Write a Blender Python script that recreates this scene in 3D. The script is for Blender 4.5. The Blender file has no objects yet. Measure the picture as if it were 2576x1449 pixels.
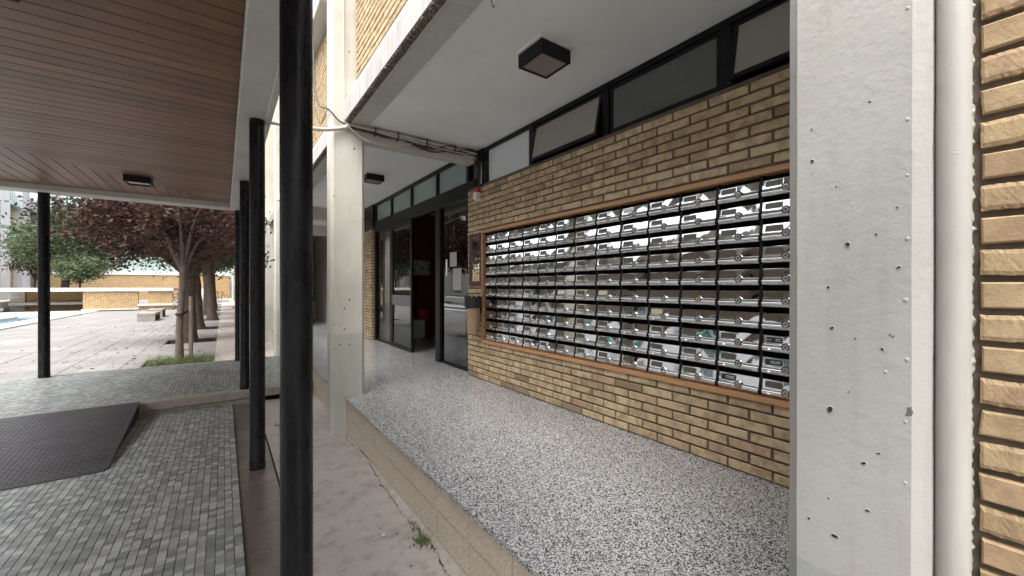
import bpy, math, random
import numpy as np
from mathutils import Vector, Matrix
R = math.radians
SC = bpy.context.scene
COL = SC.collection

# ------------------------------------------------------------------ camera, sky, sun, exposure
CAM = Vector((0, 0, 1.46))
YAW = math.atan((1288 - 562.2) / 1022.3)          # view axis is turned this far from the facade line
PITCH = math.atan(2.0 / 1022.3)
cd = bpy.data.cameras.new('camera'); cam = bpy.data.objects.new('camera', cd); COL.objects.link(cam)
cd.sensor_width = 36; cd.lens = 36 * 1022.3 / 2576; cd.clip_start = .02; cd.clip_end = 600
cam.location = CAM; cam.rotation_euler = (R(90) - PITCH, 0, -YAW)
SC.camera = cam

SUN_EL, SUN_AZ = 60, 235                           # degrees; azimuth clockwise from +Y
W = bpy.data.worlds.new('World'); SC.world = W; W.use_nodes = True
nt = W.node_tree; nt.nodes.clear()
sky = nt.nodes.new('ShaderNodeTexSky'); sky.sky_type = 'NISHITA'; sky.sun_disc = False
sky.sun_elevation = R(SUN_EL); sky.sun_rotation = R(SUN_AZ); sky.air_density = 1.0; sky.dust_density = 3.5; sky.ozone_density = 1.0
hs = nt.nodes.new('ShaderNodeHueSaturation'); hs.inputs['Saturation'].default_value = .22
bg = nt.nodes.new('ShaderNodeBackground'); bg.inputs['Strength'].default_value = .15
wo = nt.nodes.new('ShaderNodeOutputWorld')
nt.links.new(sky.outputs[0], hs.inputs['Color']); nt.links.new(hs.outputs[0], bg.inputs[0]); nt.links.new(bg.outputs[0], wo.inputs[0])
sd = bpy.data.lights.new('sun', 'SUN'); sun = bpy.data.objects.new('sun', sd); COL.objects.link(sun)
sd.energy = .5; sd.angle = R(30); sd.color = (1, .965, .91)
sa = R(SUN_AZ); se = R(SUN_EL)
sdir = Vector((math.sin(sa) * math.cos(se), math.cos(sa) * math.cos(se), math.sin(se)))
sun.rotation_euler = sdir.to_track_quat('Z', 'Y').to_euler(); sun.location = (-10, 10, 30)
vs = SC.view_settings
vs.view_transform = 'Standard'; vs.look = 'None'; vs.exposure = 2.15; vs.gamma = 1; vs.use_curve_mapping = False
SC.render.engine = 'CYCLES'
cy = SC.cycles
cy.use_denoising = True; cy.max_bounces = 10; cy.diffuse_bounces = 6; cy.glossy_bounces = 5; cy.transmission_bounces = 6; cy.transparent_max_bounces = 12
cy.sample_clamp_indirect = 6

# ------------------------------------------------------------------ helpers
rnd = random.Random(7)
FWD = Vector((math.sin(YAW) * math.cos(PITCH), math.cos(YAW) * math.cos(PITCH), -math.sin(PITCH)))
RGT = Vector((math.cos(YAW), -math.sin(YAW), 0)); UPV = RGT.cross(FWD)
def in_frame(p, m=1.03):
    d = Vector(p) - CAM; z = d.dot(FWD)
    if z < .05: return False
    return abs(d.dot(RGT) / z * 1022.3) < 1288 * m and abs(d.dot(UPV) / z * 1022.3) < 724.5 * m
def wloc(o):
    v = Vector((0, 0, 0))
    while o is not None: v = v + o.location; o = o.parent
    return v
def tag(o, label=None, cat=None, group=None, kind=None):
    for k, v in (('label', label), ('category', cat), ('group', group), ('kind', kind)):
        if v: o[k] = v
    return o
def thing(name, loc, label, cat, group=None, kind=None, rz=0):
    o = bpy.data.objects.new(name, None); COL.objects.link(o); o.location = loc; o.rotation_euler = (0, 0, rz)
    o.empty_display_size = .1
    return tag(o, label, cat, group, kind)
def link(name, me, parent=None, loc=(0, 0, 0), kind=None, label=None):
    o = bpy.data.objects.new(name, me); COL.objects.link(o); o.location = loc
    if parent is not None: o.parent = parent
    return tag(o, label=label, kind=kind)
class MB:
    def __init__(s): s.v = []; s.f = []; s.mi = []; s.cur = 0
    def add(s, vs_, fs):
        n = len(s.v); s.v += [tuple(p) for p in vs_]; s.f += [tuple(i + n for i in q) for q in fs]; s.mi += [s.cur] * len(fs)
    def box(s, x0, x1, y0, y1, z0, z1, b=0):
        if b <= 0:
            s.add([(x, y, z) for z in (z0, z1) for y in (y0, y1) for x in (x0, x1)],
                  [(0, 2, 3, 1), (4, 5, 7, 6), (0, 1, 5, 4), (2, 6, 7, 3), (0, 4, 6, 2), (1, 3, 7, 5)]); return s
        c = ((x0, x1), (y0, y1), (z0, z1)); V = []; idx = {}
        for i in (0, 1):
            for j in (0, 1):
                for k in (0, 1):
                    p = [c[0][i], c[1][j], c[2][k]]; sg = [b if t == 0 else -b for t in (i, j, k)]
                    for a in range(3):
                        q = [p[t] + (sg[t] if t != a else 0) for t in range(3)]
                        idx[(i, j, k, a)] = len(V); V.append(q)
        F = []
        for a in range(3):
            for e in (0, 1):
                u, w = [(1, 2), (0, 2), (0, 1)][a]
                q = []
                for (du, dw) in ((0, 0), (1, 0), (1, 1), (0, 1)):
                    t = [0, 0, 0]; t[a] = e; t[u] = du; t[w] = dw; q.append(idx[(*t, a)])
                if (e == 0) != (a == 1): q = q[::-1]
                F.append(q)
        for a in range(3):
            u, w = [(1, 2), (0, 2), (0, 1)][a]
            for du in (0, 1):
                for dw in (0, 1):
                    t0 = [0, 0, 0]; t0[u] = du; t0[w] = dw; t1 = list(t0); t1[a] = 1
                    F.append([idx[(*t0, u)], idx[(*t1, u)], idx[(*t1, w)], idx[(*t0, w)]])
        for i in (0, 1):
            for j in (0, 1):
                for k in (0, 1): F.append([idx[(i, j, k, a)] for a in range(3)])
        s.add(V, F); return s
    def prism(s, prof, axis, a0, a1):
        n = len(prof)
        def mk(a):
            if axis == 'x': return [(a, p[0], p[1]) for p in prof]
            if axis == 'y': return [(p[0], a, p[1]) for p in prof]
            return [(p[0], p[1], a) for p in prof]
        s.add(mk(a0) + mk(a1), [tuple(range(n))[::-1], tuple(range(n, 2 * n))] + [(i, (i + 1) % n, n + (i + 1) % n, n + i) for i in range(n)]); return s
    def quad(s, *p): s.add(p, [tuple(range(len(p)))]); return s
    def tube(s, pts, r, n=8, cap=True):
        pts = [Vector(p) for p in pts]; m = len(pts); rs = r if isinstance(r, (list, tuple)) else [r] * m
        V = []; F = []; up = None
        for i, p in enumerate(pts):
            t = (pts[min(i + 1, m - 1)] - pts[max(i - 1, 0)]).normalized()
            if up is None:
                up = Vector((0, 0, 1)) if abs(t.z) < .9 else Vector((1, 0, 0))
            a = t.cross(up)
            if a.length < 1e-4: a = t.cross(Vector((0, 1, 0.3)))
            a.normalize(); bb = a.cross(t).normalized(); up = bb
            for k in range(n):
                an = 2 * math.pi * k / n
                V.append(p + a * (math.cos(an) * rs[i]) + bb * (math.sin(an) * rs[i]))
        for i in range(m - 1):
            for k in range(n): F.append((i * n + k, i * n + (k + 1) % n, (i + 1) * n + (k + 1) % n, (i + 1) * n + k))
        if cap: F += [tuple(range(n))[::-1], tuple(range((m - 1) * n, m * n))]
        s.add(V, F); return s
    def lathe(s, prof, n=24, c=(0, 0, 0)):
        V = []; F = []; m = len(prof)
        for (r, z) in prof:
            for k in range(n): an = 2 * math.pi * k / n; V.append((c[0] + r * math.cos(an), c[1] + r * math.sin(an), c[2] + z))
        for i in range(m - 1):
            for k in range(n): F.append((i * n + k, i * n + (k + 1) % n, (i + 1) * n + (k + 1) % n, (i + 1) * n + k))
        F += [tuple(range(n))[::-1], tuple(range((m - 1) * n, m * n))]
        s.add(V, F); return s
    def mesh(s, name, mats, off=(0, 0, 0), smooth=False, angle=None):
        me = bpy.data.meshes.new(name)
        V = [(p[0] - off[0], p[1] - off[1], p[2] - off[2]) for p in s.v]
        me.from_pydata(V, [], s.f)
        for m in (mats if isinstance(mats, (list, tuple)) else [mats]): me.materials.append(m)
        if any(s.mi): me.polygons.foreach_set('material_index', s.mi)
        if smooth: me.polygons.foreach_set('use_smooth', [True] * len(s.f))
        me.update()
        if smooth and angle is not None: me.set_sharp_from_angle(angle=R(angle))
        return me
    def build(s, name, mats, parent=None, smooth=False, angle=40, kind=None, label=None, local=False):
        off = wloc(parent) if (parent is not None and not local) else (0, 0, 0)
        return link(name, s.mesh(name, mats, off, smooth, angle), parent, kind=kind, label=label)
def single(name, mb, mats, label, cat, group=None, kind=None, smooth=False, base=None, angle=40):
    base = base or (0, 0, 0)
    o = link(name, mb.mesh(name, mats, base, smooth, angle), None, base)
    return tag(o, label, cat, group, kind)
def spline(pts, n=8):
    P = [Vector(p) for p in pts]; P = [P[0] * 2 - P[1]] + P + [P[-1] * 2 - P[-2]]; out = []
    for i in range(1, len(P) - 2):
        for k in range(n):
            t = k / n; a, b, c, d = P[i - 1], P[i], P[i + 1], P[i + 2]
            out.append(.5 * ((2 * b) + (c - a) * t + (2 * a - 5 * b + 4 * c - d) * t * t + (3 * b - a - 3 * c + d) * t ** 3))
    out.append(P[-2]); return out
def copytree(o, parent=None):
    c = o.copy(); COL.objects.link(c); c.parent = parent
    for ch in list(o.children): copytree(ch, c)
    return c
ORD = ['first', 'second', 'third', 'fourth', 'fifth', 'sixth', 'seventh', 'eighth', 'ninth', 'tenth', 'eleventh', 'twelfth']

# ------------------------------------------------------------------ materials
class NT:
    def __init__(s, name):
        s.m = bpy.data.materials.new(name); s.m.use_nodes = True; s.t = s.m.node_tree; s.t.nodes.clear()
        s.out = s.n('ShaderNodeOutputMaterial'); s.p = s.n('ShaderNodeBsdfPrincipled'); s.l(s.p.outputs[0], s.out.inputs[0])
    def n(s, ty, **kw):
        x = s.t.nodes.new(ty)
        for k, v in kw.items():
            if k in x.inputs.keys(): x.inputs[k].default_value = v
            else: setattr(x, k, v)
        return x
    def l(s, a, b): s.t.links.new(a, b)
    def set(s, **kw):
        for k, v in kw.items():
            k = k.replace('_', ' ')
            s.p.inputs[k].default_value = (*v, 1) if isinstance(v, tuple) and len(v) == 3 else v
    def pos(s, scale=(1, 1, 1), obj=False):
        src = s.n('ShaderNodeTexCoord').outputs['Object'] if obj else s.n('ShaderNodeNewGeometry').outputs['Position']
        mp = s.n('ShaderNodeMapping'); mp.inputs['Scale'].default_value = scale; s.l(src, mp.inputs[0]); return mp.outputs[0]
    def noise(s, vec, scale, detail=4, rough=.55, out='Fac'):
        x = s.n('ShaderNodeTexNoise', Scale=scale, Detail=detail, Roughness=rough); s.l(vec, x.inputs['Vector']); return x.outputs[out]
    def ramp(s, fac, stops):
        x = s.n('ShaderNodeValToRGB'); e = x.color_ramp.elements
        while len(e) < len(stops): e.new(.5)
        for el, (p, c) in zip(e, stops): el.position = p; el.color = (*c, 1) if len(c) == 3 else c
        s.l(fac, x.inputs[0]); return x.outputs[0]
    def mix(s, f, a, b, mode='MIX'):
        x = s.n('ShaderNodeMix', data_type='RGBA', blend_type=mode)
        for sock, v in ((x.inputs[0], f), (x.inputs[6], a), (x.inputs[7], b)):
            if isinstance(v, (int, float)): sock.default_value = v
            elif isinstance(v, tuple): sock.default_value = (*v, 1)
            else: s.l(v, sock)
        return x.outputs[2]
    def math(s, op, a, b=0.0):
        x = s.n('ShaderNodeMath', operation=op)
        for sock, v in ((x.inputs[0], a), (x.inputs[1], b)):
            if isinstance(v, (int, float)): sock.default_value = v
            else: s.l(v, sock)
        return x.outputs[0]
    def bump(s, h, strength=.3, dist=.01, prev=None):
        x = s.n('ShaderNodeBump', Strength=strength, Distance=dist); s.l(h, x.inputs['Height'])
        if prev is not None: s.l(prev, x.inputs['Normal'])
        s.l(x.outputs[0], s.p.inputs['Normal']); return x.outputs[0]
    def rand(s):
        a = s.n('ShaderNodeObjectInfo').outputs['Random']; b = s.n('ShaderNodeNewGeometry').outputs['Random Per Island']
        return s.math('FRACT', s.math('ADD', s.math('MULTIPLY', a, 7.31), s.math('MULTIPLY', b, 3.77)))
    def base(s, c): s.l(c, s.p.inputs['Base Color'])
def lerp(a, b, t): return tuple(x + (y - x) * t for x, y in zip(a, b))
def simple(name, c, rough=.6, var=.15, scale=6, bump=.15, bscale=60, metal=0, dist=.003, spec=.5, obj=False):
    m = NT(name); v = m.pos(obj=obj)
    lo = tuple(x * (1 - var) for x in c); hi = tuple(min(1, x * (1 + var)) for x in c)
    m.base(m.ramp(m.noise(v, scale, 6, .6), [(.3, lo), (.7, hi)]))
    m.set(Roughness=rough, Metallic=metal); m.p.inputs['Specular IOR Level'].default_value = spec
    if bump: m.bump(m.noise(v, bscale, 4), bump, dist)
    return m.m

def m_paintconcrete(name, c, dado=None, dz=.99, pits=True, streak=.22, fine=.28):
    m = NT(name); v = m.pos()
    n1 = m.noise(v, 2.2, 6, .6); n2 = m.noise(v, 35, 5, .6)
    col = m.ramp(n1, [(.3, lerp(c, (0, 0, 0), .12)), (.7, lerp(c, (1, 1, 1), .06))])
    if dado:
        sx = m.n('ShaderNodeSeparateXYZ'); m.l(v, sx.inputs[0])
        e = m.math('ADD', sx.outputs[2], m.math('MULTIPLY', m.noise(v, 20, 2), .012))
        f = m.math('LESS_THAN', e, dz + .006); col = m.mix(f, col, dado)
    # streaked grime
    g = m.noise(m.pos((9, 9, .9)), 2.0, 5, .65); col = m.mix(m.math('MULTIPLY', m.ramp(g, [(.5, (0, 0, 0)), (.68, (1, 1, 1))]), streak), col, lerp(c, (.2, .17, .12), .75))
    h = n2
    if pits:
        vo = m.n('ShaderNodeTexVoronoi', Scale=21.0); m.l(m.mix(.02, m.pos((1, 1, .8)), m.noise(v, 45, 3, .6, 'Color'), 'ADD'), vo.inputs['Vector'])
        rr = m.n('ShaderNodeSeparateColor'); m.l(vo.outputs['Color'], rr.inputs[0])
        rad = m.math('MULTIPLY', m.math('POWER', rr.outputs[0], 7), .26)
        hole = m.math('LESS_THAN', vo.outputs['Distance'], rad)
        col = m.mix(m.math('MULTIPLY', hole, .8), col, (.10, .075, .05))
        h = m.math('SUBTRACT', n2, m.math('MULTIPLY', hole, 1.6))
    m.base(col); m.set(Roughness=.55)
    b1 = m.bump(h, fine, .004); b2 = m.bump(m.noise(m.pos((1, 1, .7)), 24, 3, .5), .05, .012, b1); lump = m.ramp(m.noise(m.pos((1, 1, 1)), 75, 2, .5), [(.66, (0, 0, 0)), (.74, (1, 1, 1))]); m.bump(lump, .14, .003, b2)
    return m.m
def m_brick(name, stops, dark=(.10, .065, .04), bs=1.0):
    m = NT(name); r = m.rand(); v = m.pos(obj=True)
    off = m.n('ShaderNodeVectorMath', operation='ADD'); m.l(v, off.inputs[0])
    cb = m.n('ShaderNodeCombineXYZ'); m.l(m.math('MULTIPLY', r, 37.0), cb.inputs[0]); m.l(m.math('MULTIPLY', r, 91.0), cb.inputs[1]); m.l(cb.outputs[0], off.inputs[1])
    vv = off.outputs[0]
    col = m.ramp(r, stops)
    n = m.noise(vv, 12, 5, .62); col = m.mix(m.math('MULTIPLY', m.ramp(n, [(.45, (0, 0, 0)), (.60, (1, 1, 1))]), .62), col, lerp(stops[0][1], dark, .62))
    n3 = m.noise(vv, 60, 4, .65); col = m.mix(m.math('MULTIPLY', m.ramp(n3, [(.5, (0, 0, 0)), (.75, (1, 1, 1))]), .22), col, lerp(stops[1][1], (1, .9, .7), .25))
    m.base(col); m.set(Roughness=.85); m.p.inputs['Specular IOR Level'].default_value = .25
    b = m.bump(m.noise(vv, 45, 6, .7), .8 * bs, .005); m.bump(m.noise(vv, 180, 3), .5, .0015, b)
    return m.m
def m_terrazzo(name, light, dark, scale=95, rough=.3, thr=.52):
    m = NT(name); v = m.pos()
    wn = m.noise(v, 120, 2, .5, 'Color'); off = m.mix(.008, v, wn, 'ADD')
    vo = m.n('ShaderNodeTexVoronoi', Scale=scale); m.l(off, vo.inputs['Vector'])
    rr = m.n('ShaderNodeSeparateColor'); m.l(vo.outputs['Color'], rr.inputs[0])
    c = m.ramp(rr.outputs[0], [(0, dark), (thr - .14, lerp(dark, light, .12)), (thr - .1, lerp(dark, light, .55)), (thr + .06, light), (1, lerp(light, (1, 1, 1), .35))])
    st = m.noise(v, .9, 4, .6); c = m.mix(m.math('MULTIPLY', m.ramp(st, [(.4, (0, 0, 0)), (.7, (1, 1, 1))]), .25), c, lerp(dark, light, .42))
    m.base(c); m.set(Roughness=rough)
    rf = m.ramp(m.noise(v, 3, 5, .6), [(.3, (rough * .8,) * 3), (.7, (min(1, rough * 1.5),) * 3)]); m.l(rf, m.p.inputs['Roughness'])
    return m.m
def m_ground(name, c, rough=.7, stain=(.16, .12, .10), amt=.5):
    m = NT(name); v = m.pos()
    a = m.noise(v, .8, 7, .62); b = m.noise(v, 9, 6, .65)
    col = m.ramp(a, [(.28, lerp(c, stain, .35)), (.5, c), (.75, lerp(c, (1, 1, 1), .14))])
    col = m.mix(m.math('MULTIPLY', m.ramp(b, [(.50, (0, 0, 0)), (.66, (1, 1, 1))]), amt), col, stain)
    d = m.noise(v, 140, 3, .6); col = m.mix(m.math('MULTIPLY', m.ramp(d, [(.45, (0, 0, 0)), (.75, (1, 1, 1))]), .22), col, lerp(c, (.05, .04, .03), .6))
    s2 = m.noise(m.pos((1, 1, 1)), 3.1, 6, .7); col = m.mix(m.math('MULTIPLY', m.ramp(s2, [(.55, (0, 0, 0)), (.63, (1, 1, 1))]), .4), col, lerp(c, stain, .7))
    m.base(col); m.l(m.ramp(a, [(.3, (rough * .75,) * 3), (.7, (rough,) * 3)]), m.p.inputs['Roughness'])
    q = m.bump(m.noise(v, 55, 6, .7), .35, .004); m.bump(m.noise(v, 4, 4), .3, .02, q)
    return m.m
def m_tiles(name, stops, rough=.36):
    m = NT(name); r = m.rand(); v = m.pos()
    col = m.ramp(r, stops)
    a = m.noise(v, 1.2, 6, .6); col = m.mix(m.math('MULTIPLY', m.ramp(a, [(.45, (0, 0, 0)), (.75, (1, 1, 1))]), .22), col, (.22, .215, .195))
    gr = m.noise(v, 240, 3, .6); col = m.mix(.18, col, m.ramp(gr, [(.3, (.12, .12, .12)), (.7, (.5, .5, .48))]))
    m.base(col); m.l(m.ramp(m.noise(v, 2.5, 6, .6), [(.35, (rough * .8,) * 3), (.7, (rough * 1.7,) * 3)]), m.p.inputs['Roughness'])
    m.bump(m.noise(v, 120, 3), .12, .002)
    return m.m
def m_wood(name, c1, c2, rough=.42, stretch=(1.3, 26, 26)):
    m = NT(name); r = m.n('ShaderNodeObjectInfo').outputs['Random']
    v = m.pos(stretch, obj=True); off = m.n('ShaderNodeVectorMath', operation='ADD'); m.l(v, off.inputs[0])
    cb = m.n('ShaderNodeCombineXYZ'); m.l(m.math('MULTIPLY', r, 53.0), cb.inputs[0]); m.l(m.math('MULTIPLY', r, 17.0), cb.inputs[1]); m.l(cb.outputs[0], off.inputs[1])
    n = m.noise(off.outputs[0], 2.5, 7, .62)
    col = m.ramp(n, [(.25, c1), (.75, c2)])
    tint = m.ramp(r, [(0, (.78, .76, .76)), (.5, (1, 1, 1)), (1, (1.16, 1.1, 1.08))]); col = m.mix(1.0, col, tint, 'MULTIPLY')
    st = m.noise(m.pos(), 1.6, 5, .6); col = m.mix(m.math('MULTIPLY', m.ramp(st, [(.55, (0, 0, 0)), (.75, (1, 1, 1))]), .3), col, lerp(c1, (0, 0, 0), .35))
    m.base(col); m.set(Roughness=rough); m.p.inputs['Specular IOR Level'].default_value = .3
    m.bump(n, .12, .002)
    return m.m
def m_blackpaint(name, c=(.008, .0085, .010)):
    m = NT(name); v = m.pos((1, 1, .35))
    n = m.noise(v, 14, 6, .65)
    col = m.ramp(n, [(.45, c), (.68, lerp(c, (.05, .05, .055), .18))])
    sc = m.noise(m.pos((3, 3, .15)), 9, 5, .7); col = m.mix(m.math('MULTIPLY', m.ramp(sc, [(.62, (0, 0, 0)), (.8, (1, 1, 1))]), .25), col, (.07, .07, .073))
    m.base(col); m.l(m.ramp(n, [(.4, (.22,) * 3), (.7, (.42,) * 3)]), m.p.inputs['Roughness']); m.p.inputs['Specular IOR Level'].default_value = .22
    m.bump(m.noise(m.pos((1, 1, .4)), 60, 5, .65), .25, .003)
    return m.m
def m_glass(name, tint=(.85, .92, .9), refl=1.0, rough=.0):
    m = NT(name); m.t.nodes.remove(m.p)
    tr = m.n('ShaderNodeBsdfTransparent'); tr.inputs[0].default_value = (*tint, 1)
    gl = m.n('ShaderNodeBsdfGlossy'); gl.inputs['Roughness'].default_value = rough; gl.inputs[0].default_value = (.95, .97, .97, 1)
    fr = m.n('ShaderNodeFresnel'); fr.inputs[0].default_value = 2.3
    bm = m.n('ShaderNodeBump', Strength=.04, Distance=.02); m.l(m.noise(m.pos(), 1.3, 2), bm.inputs['Height']); m.l(bm.outputs[0], gl.inputs['Normal'])
    mx = m.n('ShaderNodeMixShader'); m.l(fr.outputs[0], mx.inputs[0]); m.l(tr.outputs[0], mx.inputs[1]); m.l(gl.outputs[0], mx.inputs[2])
    m.l(mx.outputs[0], m.out.inputs[0]); return m.m
def m_chrome(name):
    m = NT(name); r = m.n('ShaderNodeObjectInfo').outputs['Random']; v = m.pos((1, 1, 1), obj=True)
    off = m.n('ShaderNodeVectorMath', operation='ADD'); m.l(v, off.inputs[0])
    cb = m.n('ShaderNodeCombineXYZ'); m.l(m.math('MULTIPLY', r, 11.0), cb.inputs[0]); m.l(m.math('MULTIPLY', r, 23.0), cb.inputs[1]); m.l(cb.outputs[0], off.inputs[1])
    m.set(Metallic=1.0, Base_Color=(.66, .66, .65)); 
    n = m.noise(off.outputs[0], 55, 4, .6); m.l(m.ramp(n, [(.35, (.03,) * 3), (.8, (.10,) * 3)]), m.p.inputs['Roughness'])
    m.bump(m.noise(off.outputs[0], 11, 2, .4), .03, .012)
    return m.m
def m_leaf(name, stops):
    m = NT(name); r = m.n('ShaderNodeNewGeometry').outputs['Random Per Island']
    col = m.ramp(r, stops); m.base(col); m.set(Roughness=.5); m.p.inputs['Specular IOR Level'].default_value = .3
    tl = m.n('ShaderNodeBsdfTranslucent'); m.l(col, tl.inputs[0]); mx = m.n('ShaderNodeMixShader'); mx.inputs[0].default_value = .32
    m.l(m.p.outputs[0], mx.inputs[1]); m.l(tl.outputs[0], mx.inputs[2]); m.l(mx.outputs[0], m.out.inputs[0]); return m.m
def m_bark(name, c):
    m = NT(name); v = m.pos((1, 1, .35)); n = m.noise(v, 22, 6, .65)
    m.base(m.ramp(n, [(.35, lerp(c, (0, 0, 0), .5)), (.65, c), (.85, lerp(c, (.5, .47, .42), .35))])); m.set(Roughness=.9); m.bump(n, .8, .012); return m.m
def m_mosaicwall(name):
    m = NT(name); v = m.pos(); vo = m.n('ShaderNodeTexVoronoi', Scale=42.0); m.l(v, vo.inputs['Vector'])
    rr = m.n('ShaderNodeSeparateColor'); m.l(vo.outputs['Color'], rr.inputs[0])
    m.base(m.ramp(rr.outputs[0], [(0, (.02, .02, .015)), (.22, (.04, .035, .025)), (.3, (.2, .18, .11)), (1, (.32, .29, .19))])); m.set(Roughness=.5); return m.m
def m_brickfar(name, c=(.56, .39, .20)):
    m = NT(name); tc = m.n('ShaderNodeNewGeometry').outputs['Position']; sx = m.n('ShaderNodeSeparateXYZ'); m.l(tc, sx.inputs[0])
    cb = m.n('ShaderNodeCombineXYZ'); m.l(m.math('ADD', sx.outputs[0], sx.outputs[1]), cb.inputs[0]); m.l(sx.outputs[2], cb.inputs[1])
    b = m.n('ShaderNodeTexBrick', Scale=1.0); m.l(cb.outputs[0], b.inputs['Vector'])
    b.inputs['Brick Width'].default_value = .25; b.inputs['Row Height'].default_value = .0642; b.inputs['Mortar Size'].default_value = .009; b.inputs['Bias'].default_value = -.2
    b.inputs['Color1'].default_value = (*c, 1); b.inputs['Color2'].default_value = (*lerp(c, (.24, .14, .07), .6), 1); b.inputs['Mortar'].default_value = (.15, .105, .07, 1)
    n = m.noise(tc, .9, 6, .6); col = m.mix(m.math('MULTIPLY', m.ramp(n, [(.45, (0, 0, 0)), (.7, (1, 1, 1))]), .3), b.outputs[0], lerp(c, (.2, .12, .06), .6))
    m.base(col); m.set(Roughness=.9); m.bump(b.outputs['Fac'], -.5, .006); return m.m
def m_water(name):
    m = NT(name); m.set(Base_Color=(.10, .25, .33), Roughness=.05); m.p.inputs['IOR'].default_value = 1.33
    m.bump(m.noise(m.pos(), 3.0, 4), .12, .03); return m.m

M = {}
M['column'] = m_paintconcrete('column_paint', (.56, .54, .465), (.45, .46, .40))
M['hole'] = simple('hole_shade', (.035, .026, .018), .9, .3, 60, 0)
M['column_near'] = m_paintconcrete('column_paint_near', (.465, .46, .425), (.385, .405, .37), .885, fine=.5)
M['band'] = m_paintconcrete('weathered_band', (.42, .405, .37), pits=False, streak=.75)
M['pilaster'] = m_paintconcrete('concrete_paint', (.54, .515, .45))
M['canopy_paint'] = m_paintconcrete('canopy_paint', (.50, .51, .455), pits=False)
M['white_paint'] = m_paintconcrete('white_paint', (.50, .485, .44), pits=False)
def m_ceiling():
    m = NT('ceiling_plaster'); v = m.pos(); c = (.79, .79, .79)
    col = m.ramp(m.noise(v, 1.5, 6, .6), [(.3, (.72, .725, .73)), (.7, (.82, .82, .815))])
    st = m.noise(v, 3.3, 7, .7); col = m.mix(m.math('MULTIPLY', m.ramp(st, [(.56, (0, 0, 0)), (.66, (1, 1, 1))]), .14), col, (.55, .51, .45))
    dots = m.noise(v, 70, 2, .5); col = m.mix(m.math('MULTIPLY', m.ramp(dots, [(.70, (0, 0, 0)), (.74, (1, 1, 1))]), .35), col, (.4, .38, .35))
    m.base(col); m.set(Roughness=.85); b = m.bump(m.noise(v, 22, 5, .6), .3, .006); m.bump(m.noise(v, 3, 3), .3, .03, b); return m.m
M['ceiling'] = m_ceiling()
M['brick'] = m_brick('brick_tan', [(0, (.48, .375, .225)), (.2, (.58, .455, .285)), (.38, (.51, .375, .235)), (.55, (.54, .42, .255)), (.72, (.44, .33, .20)), (.84, (.50, .35, .235)), (.93, (.34, .245, .155)), (1, (.25, .175, .115))])
M['brick_dark'] = m_brick('brick_warm', [(0, (.50, .37, .21)), (.4, (.56, .425, .26)), (.7, (.52, .385, .23)), (1, (.46, .325, .195))])
M['brick_near'] = m_brick('brick_near', [(0, (.37, .265, .155)), (.3, (.44, .33, .20)), (.55, (.40, .295, .17)), (.8, (.42, .295, .185)), (1, (.35, .24, .15))], bs=.3, dark=(.2, .14, .09))
M['mortar'] = simple('mortar', (.125, .10, .076), .95, .25, 14, .6, 90, dist=.004)
M['terrazzo'] = m_terrazzo('terrazzo_floor', (.58, .58, .575), (.022, .023, .029), 225, .15, .57)
M['stone'] = simple('riser_stone', (.36, .29, .21), .75, .2, 5, .4, 120)
M['terr_beige'] = m_terrazzo('riser_terrazzo', (.56, .475, .355), (.36, .29, .205), 260, .5, .36)
M['ground'] = m_ground('courtyard_concrete', (.43, .385, .35), .7, (.19, .155, .13), .5)
M['paving'] = m_ground('courtyard_paving', (.25, .235, .222), .8, (.12, .105, .095), .5)
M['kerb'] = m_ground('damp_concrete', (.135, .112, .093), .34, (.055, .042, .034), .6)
M['walk_concrete'] = m_ground('walkway_concrete', (.30, .275, .235), .6, (.13, .10, .08), .5)
M['tile'] = m_tiles('mosaic_tile', [(0, (.125, .137, .13)), (.22, (.185, .197, .187)), (.5, (.255, .267, .252)), (.75, (.33, .342, .325)), (1, (.45, .46, .44))])
M['grout'] = simple('tile_grout', (.075, .075, .07), .9, .2, 20, .2)
M['wood'] = m_wood('ceiling_board', (.12, .063, .037), (.25, .143, .087))
M['gap'] = simple('board_shadow_gap', (.012, .008, .006), .9, .1, 5, 0)
M['black'] = m_blackpaint('black_paint')
M['blackframe'] = simple('black_frame', (.008, .008, .0095), .38, .2, 8, .05, spec=.22)
M['blackmatte'] = simple('black_matte', (.003, .003, .003), .8, .1, 5, 0, spec=.1)
M['frame_wood'] = m_wood('frame_wood', (.33, .18, .085), (.47, .28, .15), .5, (26, 1.3, 26))
M['dark_wood'] = m_wood('dark_wood', (.05, .02, .014), (.09, .04, .028), .4, (20, 20, 1.5))
M['chrome'] = m_chrome('polished_steel')
M['plate'] = simple('plate_holder', (.095, .083, .055), .35, .3, 30, 0, obj=True)
M['plate_white'] = simple('paper_white', (.7, .7, .66), .7, .05, 10, 0)
M['plate_cream'] = simple('paper_cream', (.62, .52, .34), .7, .05, 10, 0)
M['brass'] = simple('brass', (.62, .50, .22), .25, .1, 30, 0, metal=1)
M['lock'] = simple('lock_steel', (.42, .42, .40), .32, .1, 30, 0, metal=.6)
M['lock_ring'] = simple('lock_ring', (.03, .03, .03), .3, .1, 30, 0, metal=.5)
M['pane_frost'] = simple('frosted_pane', (.30, .285, .265), .28, .05, 2, 0)
M['pane_dark'] = simple('dark_pane', (.11, .115, .108), .16, .1, 2, 0)
M['board_white'] = simple('painted_panel', (.60, .64, .66), .5, .05, 2, .1, 20)
M['glass'] = m_glass('door_glass')
M['pane_green'] = simple('transom_glass', (.27, .335, .325), .18, .08, 1.5, 0)
M['redwood'] = m_wood('red_panel', (.13, .03, .02), (.19, .05, .032), .35, (20, 20, 1.2))
M['red'] = simple('red_plastic', (.24, .012, .018), .4, .1, 5, 0)
M['binbrown'] = simple('bin_brown', (.30, .205, .13), .6, .12, 8, .1)
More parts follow.
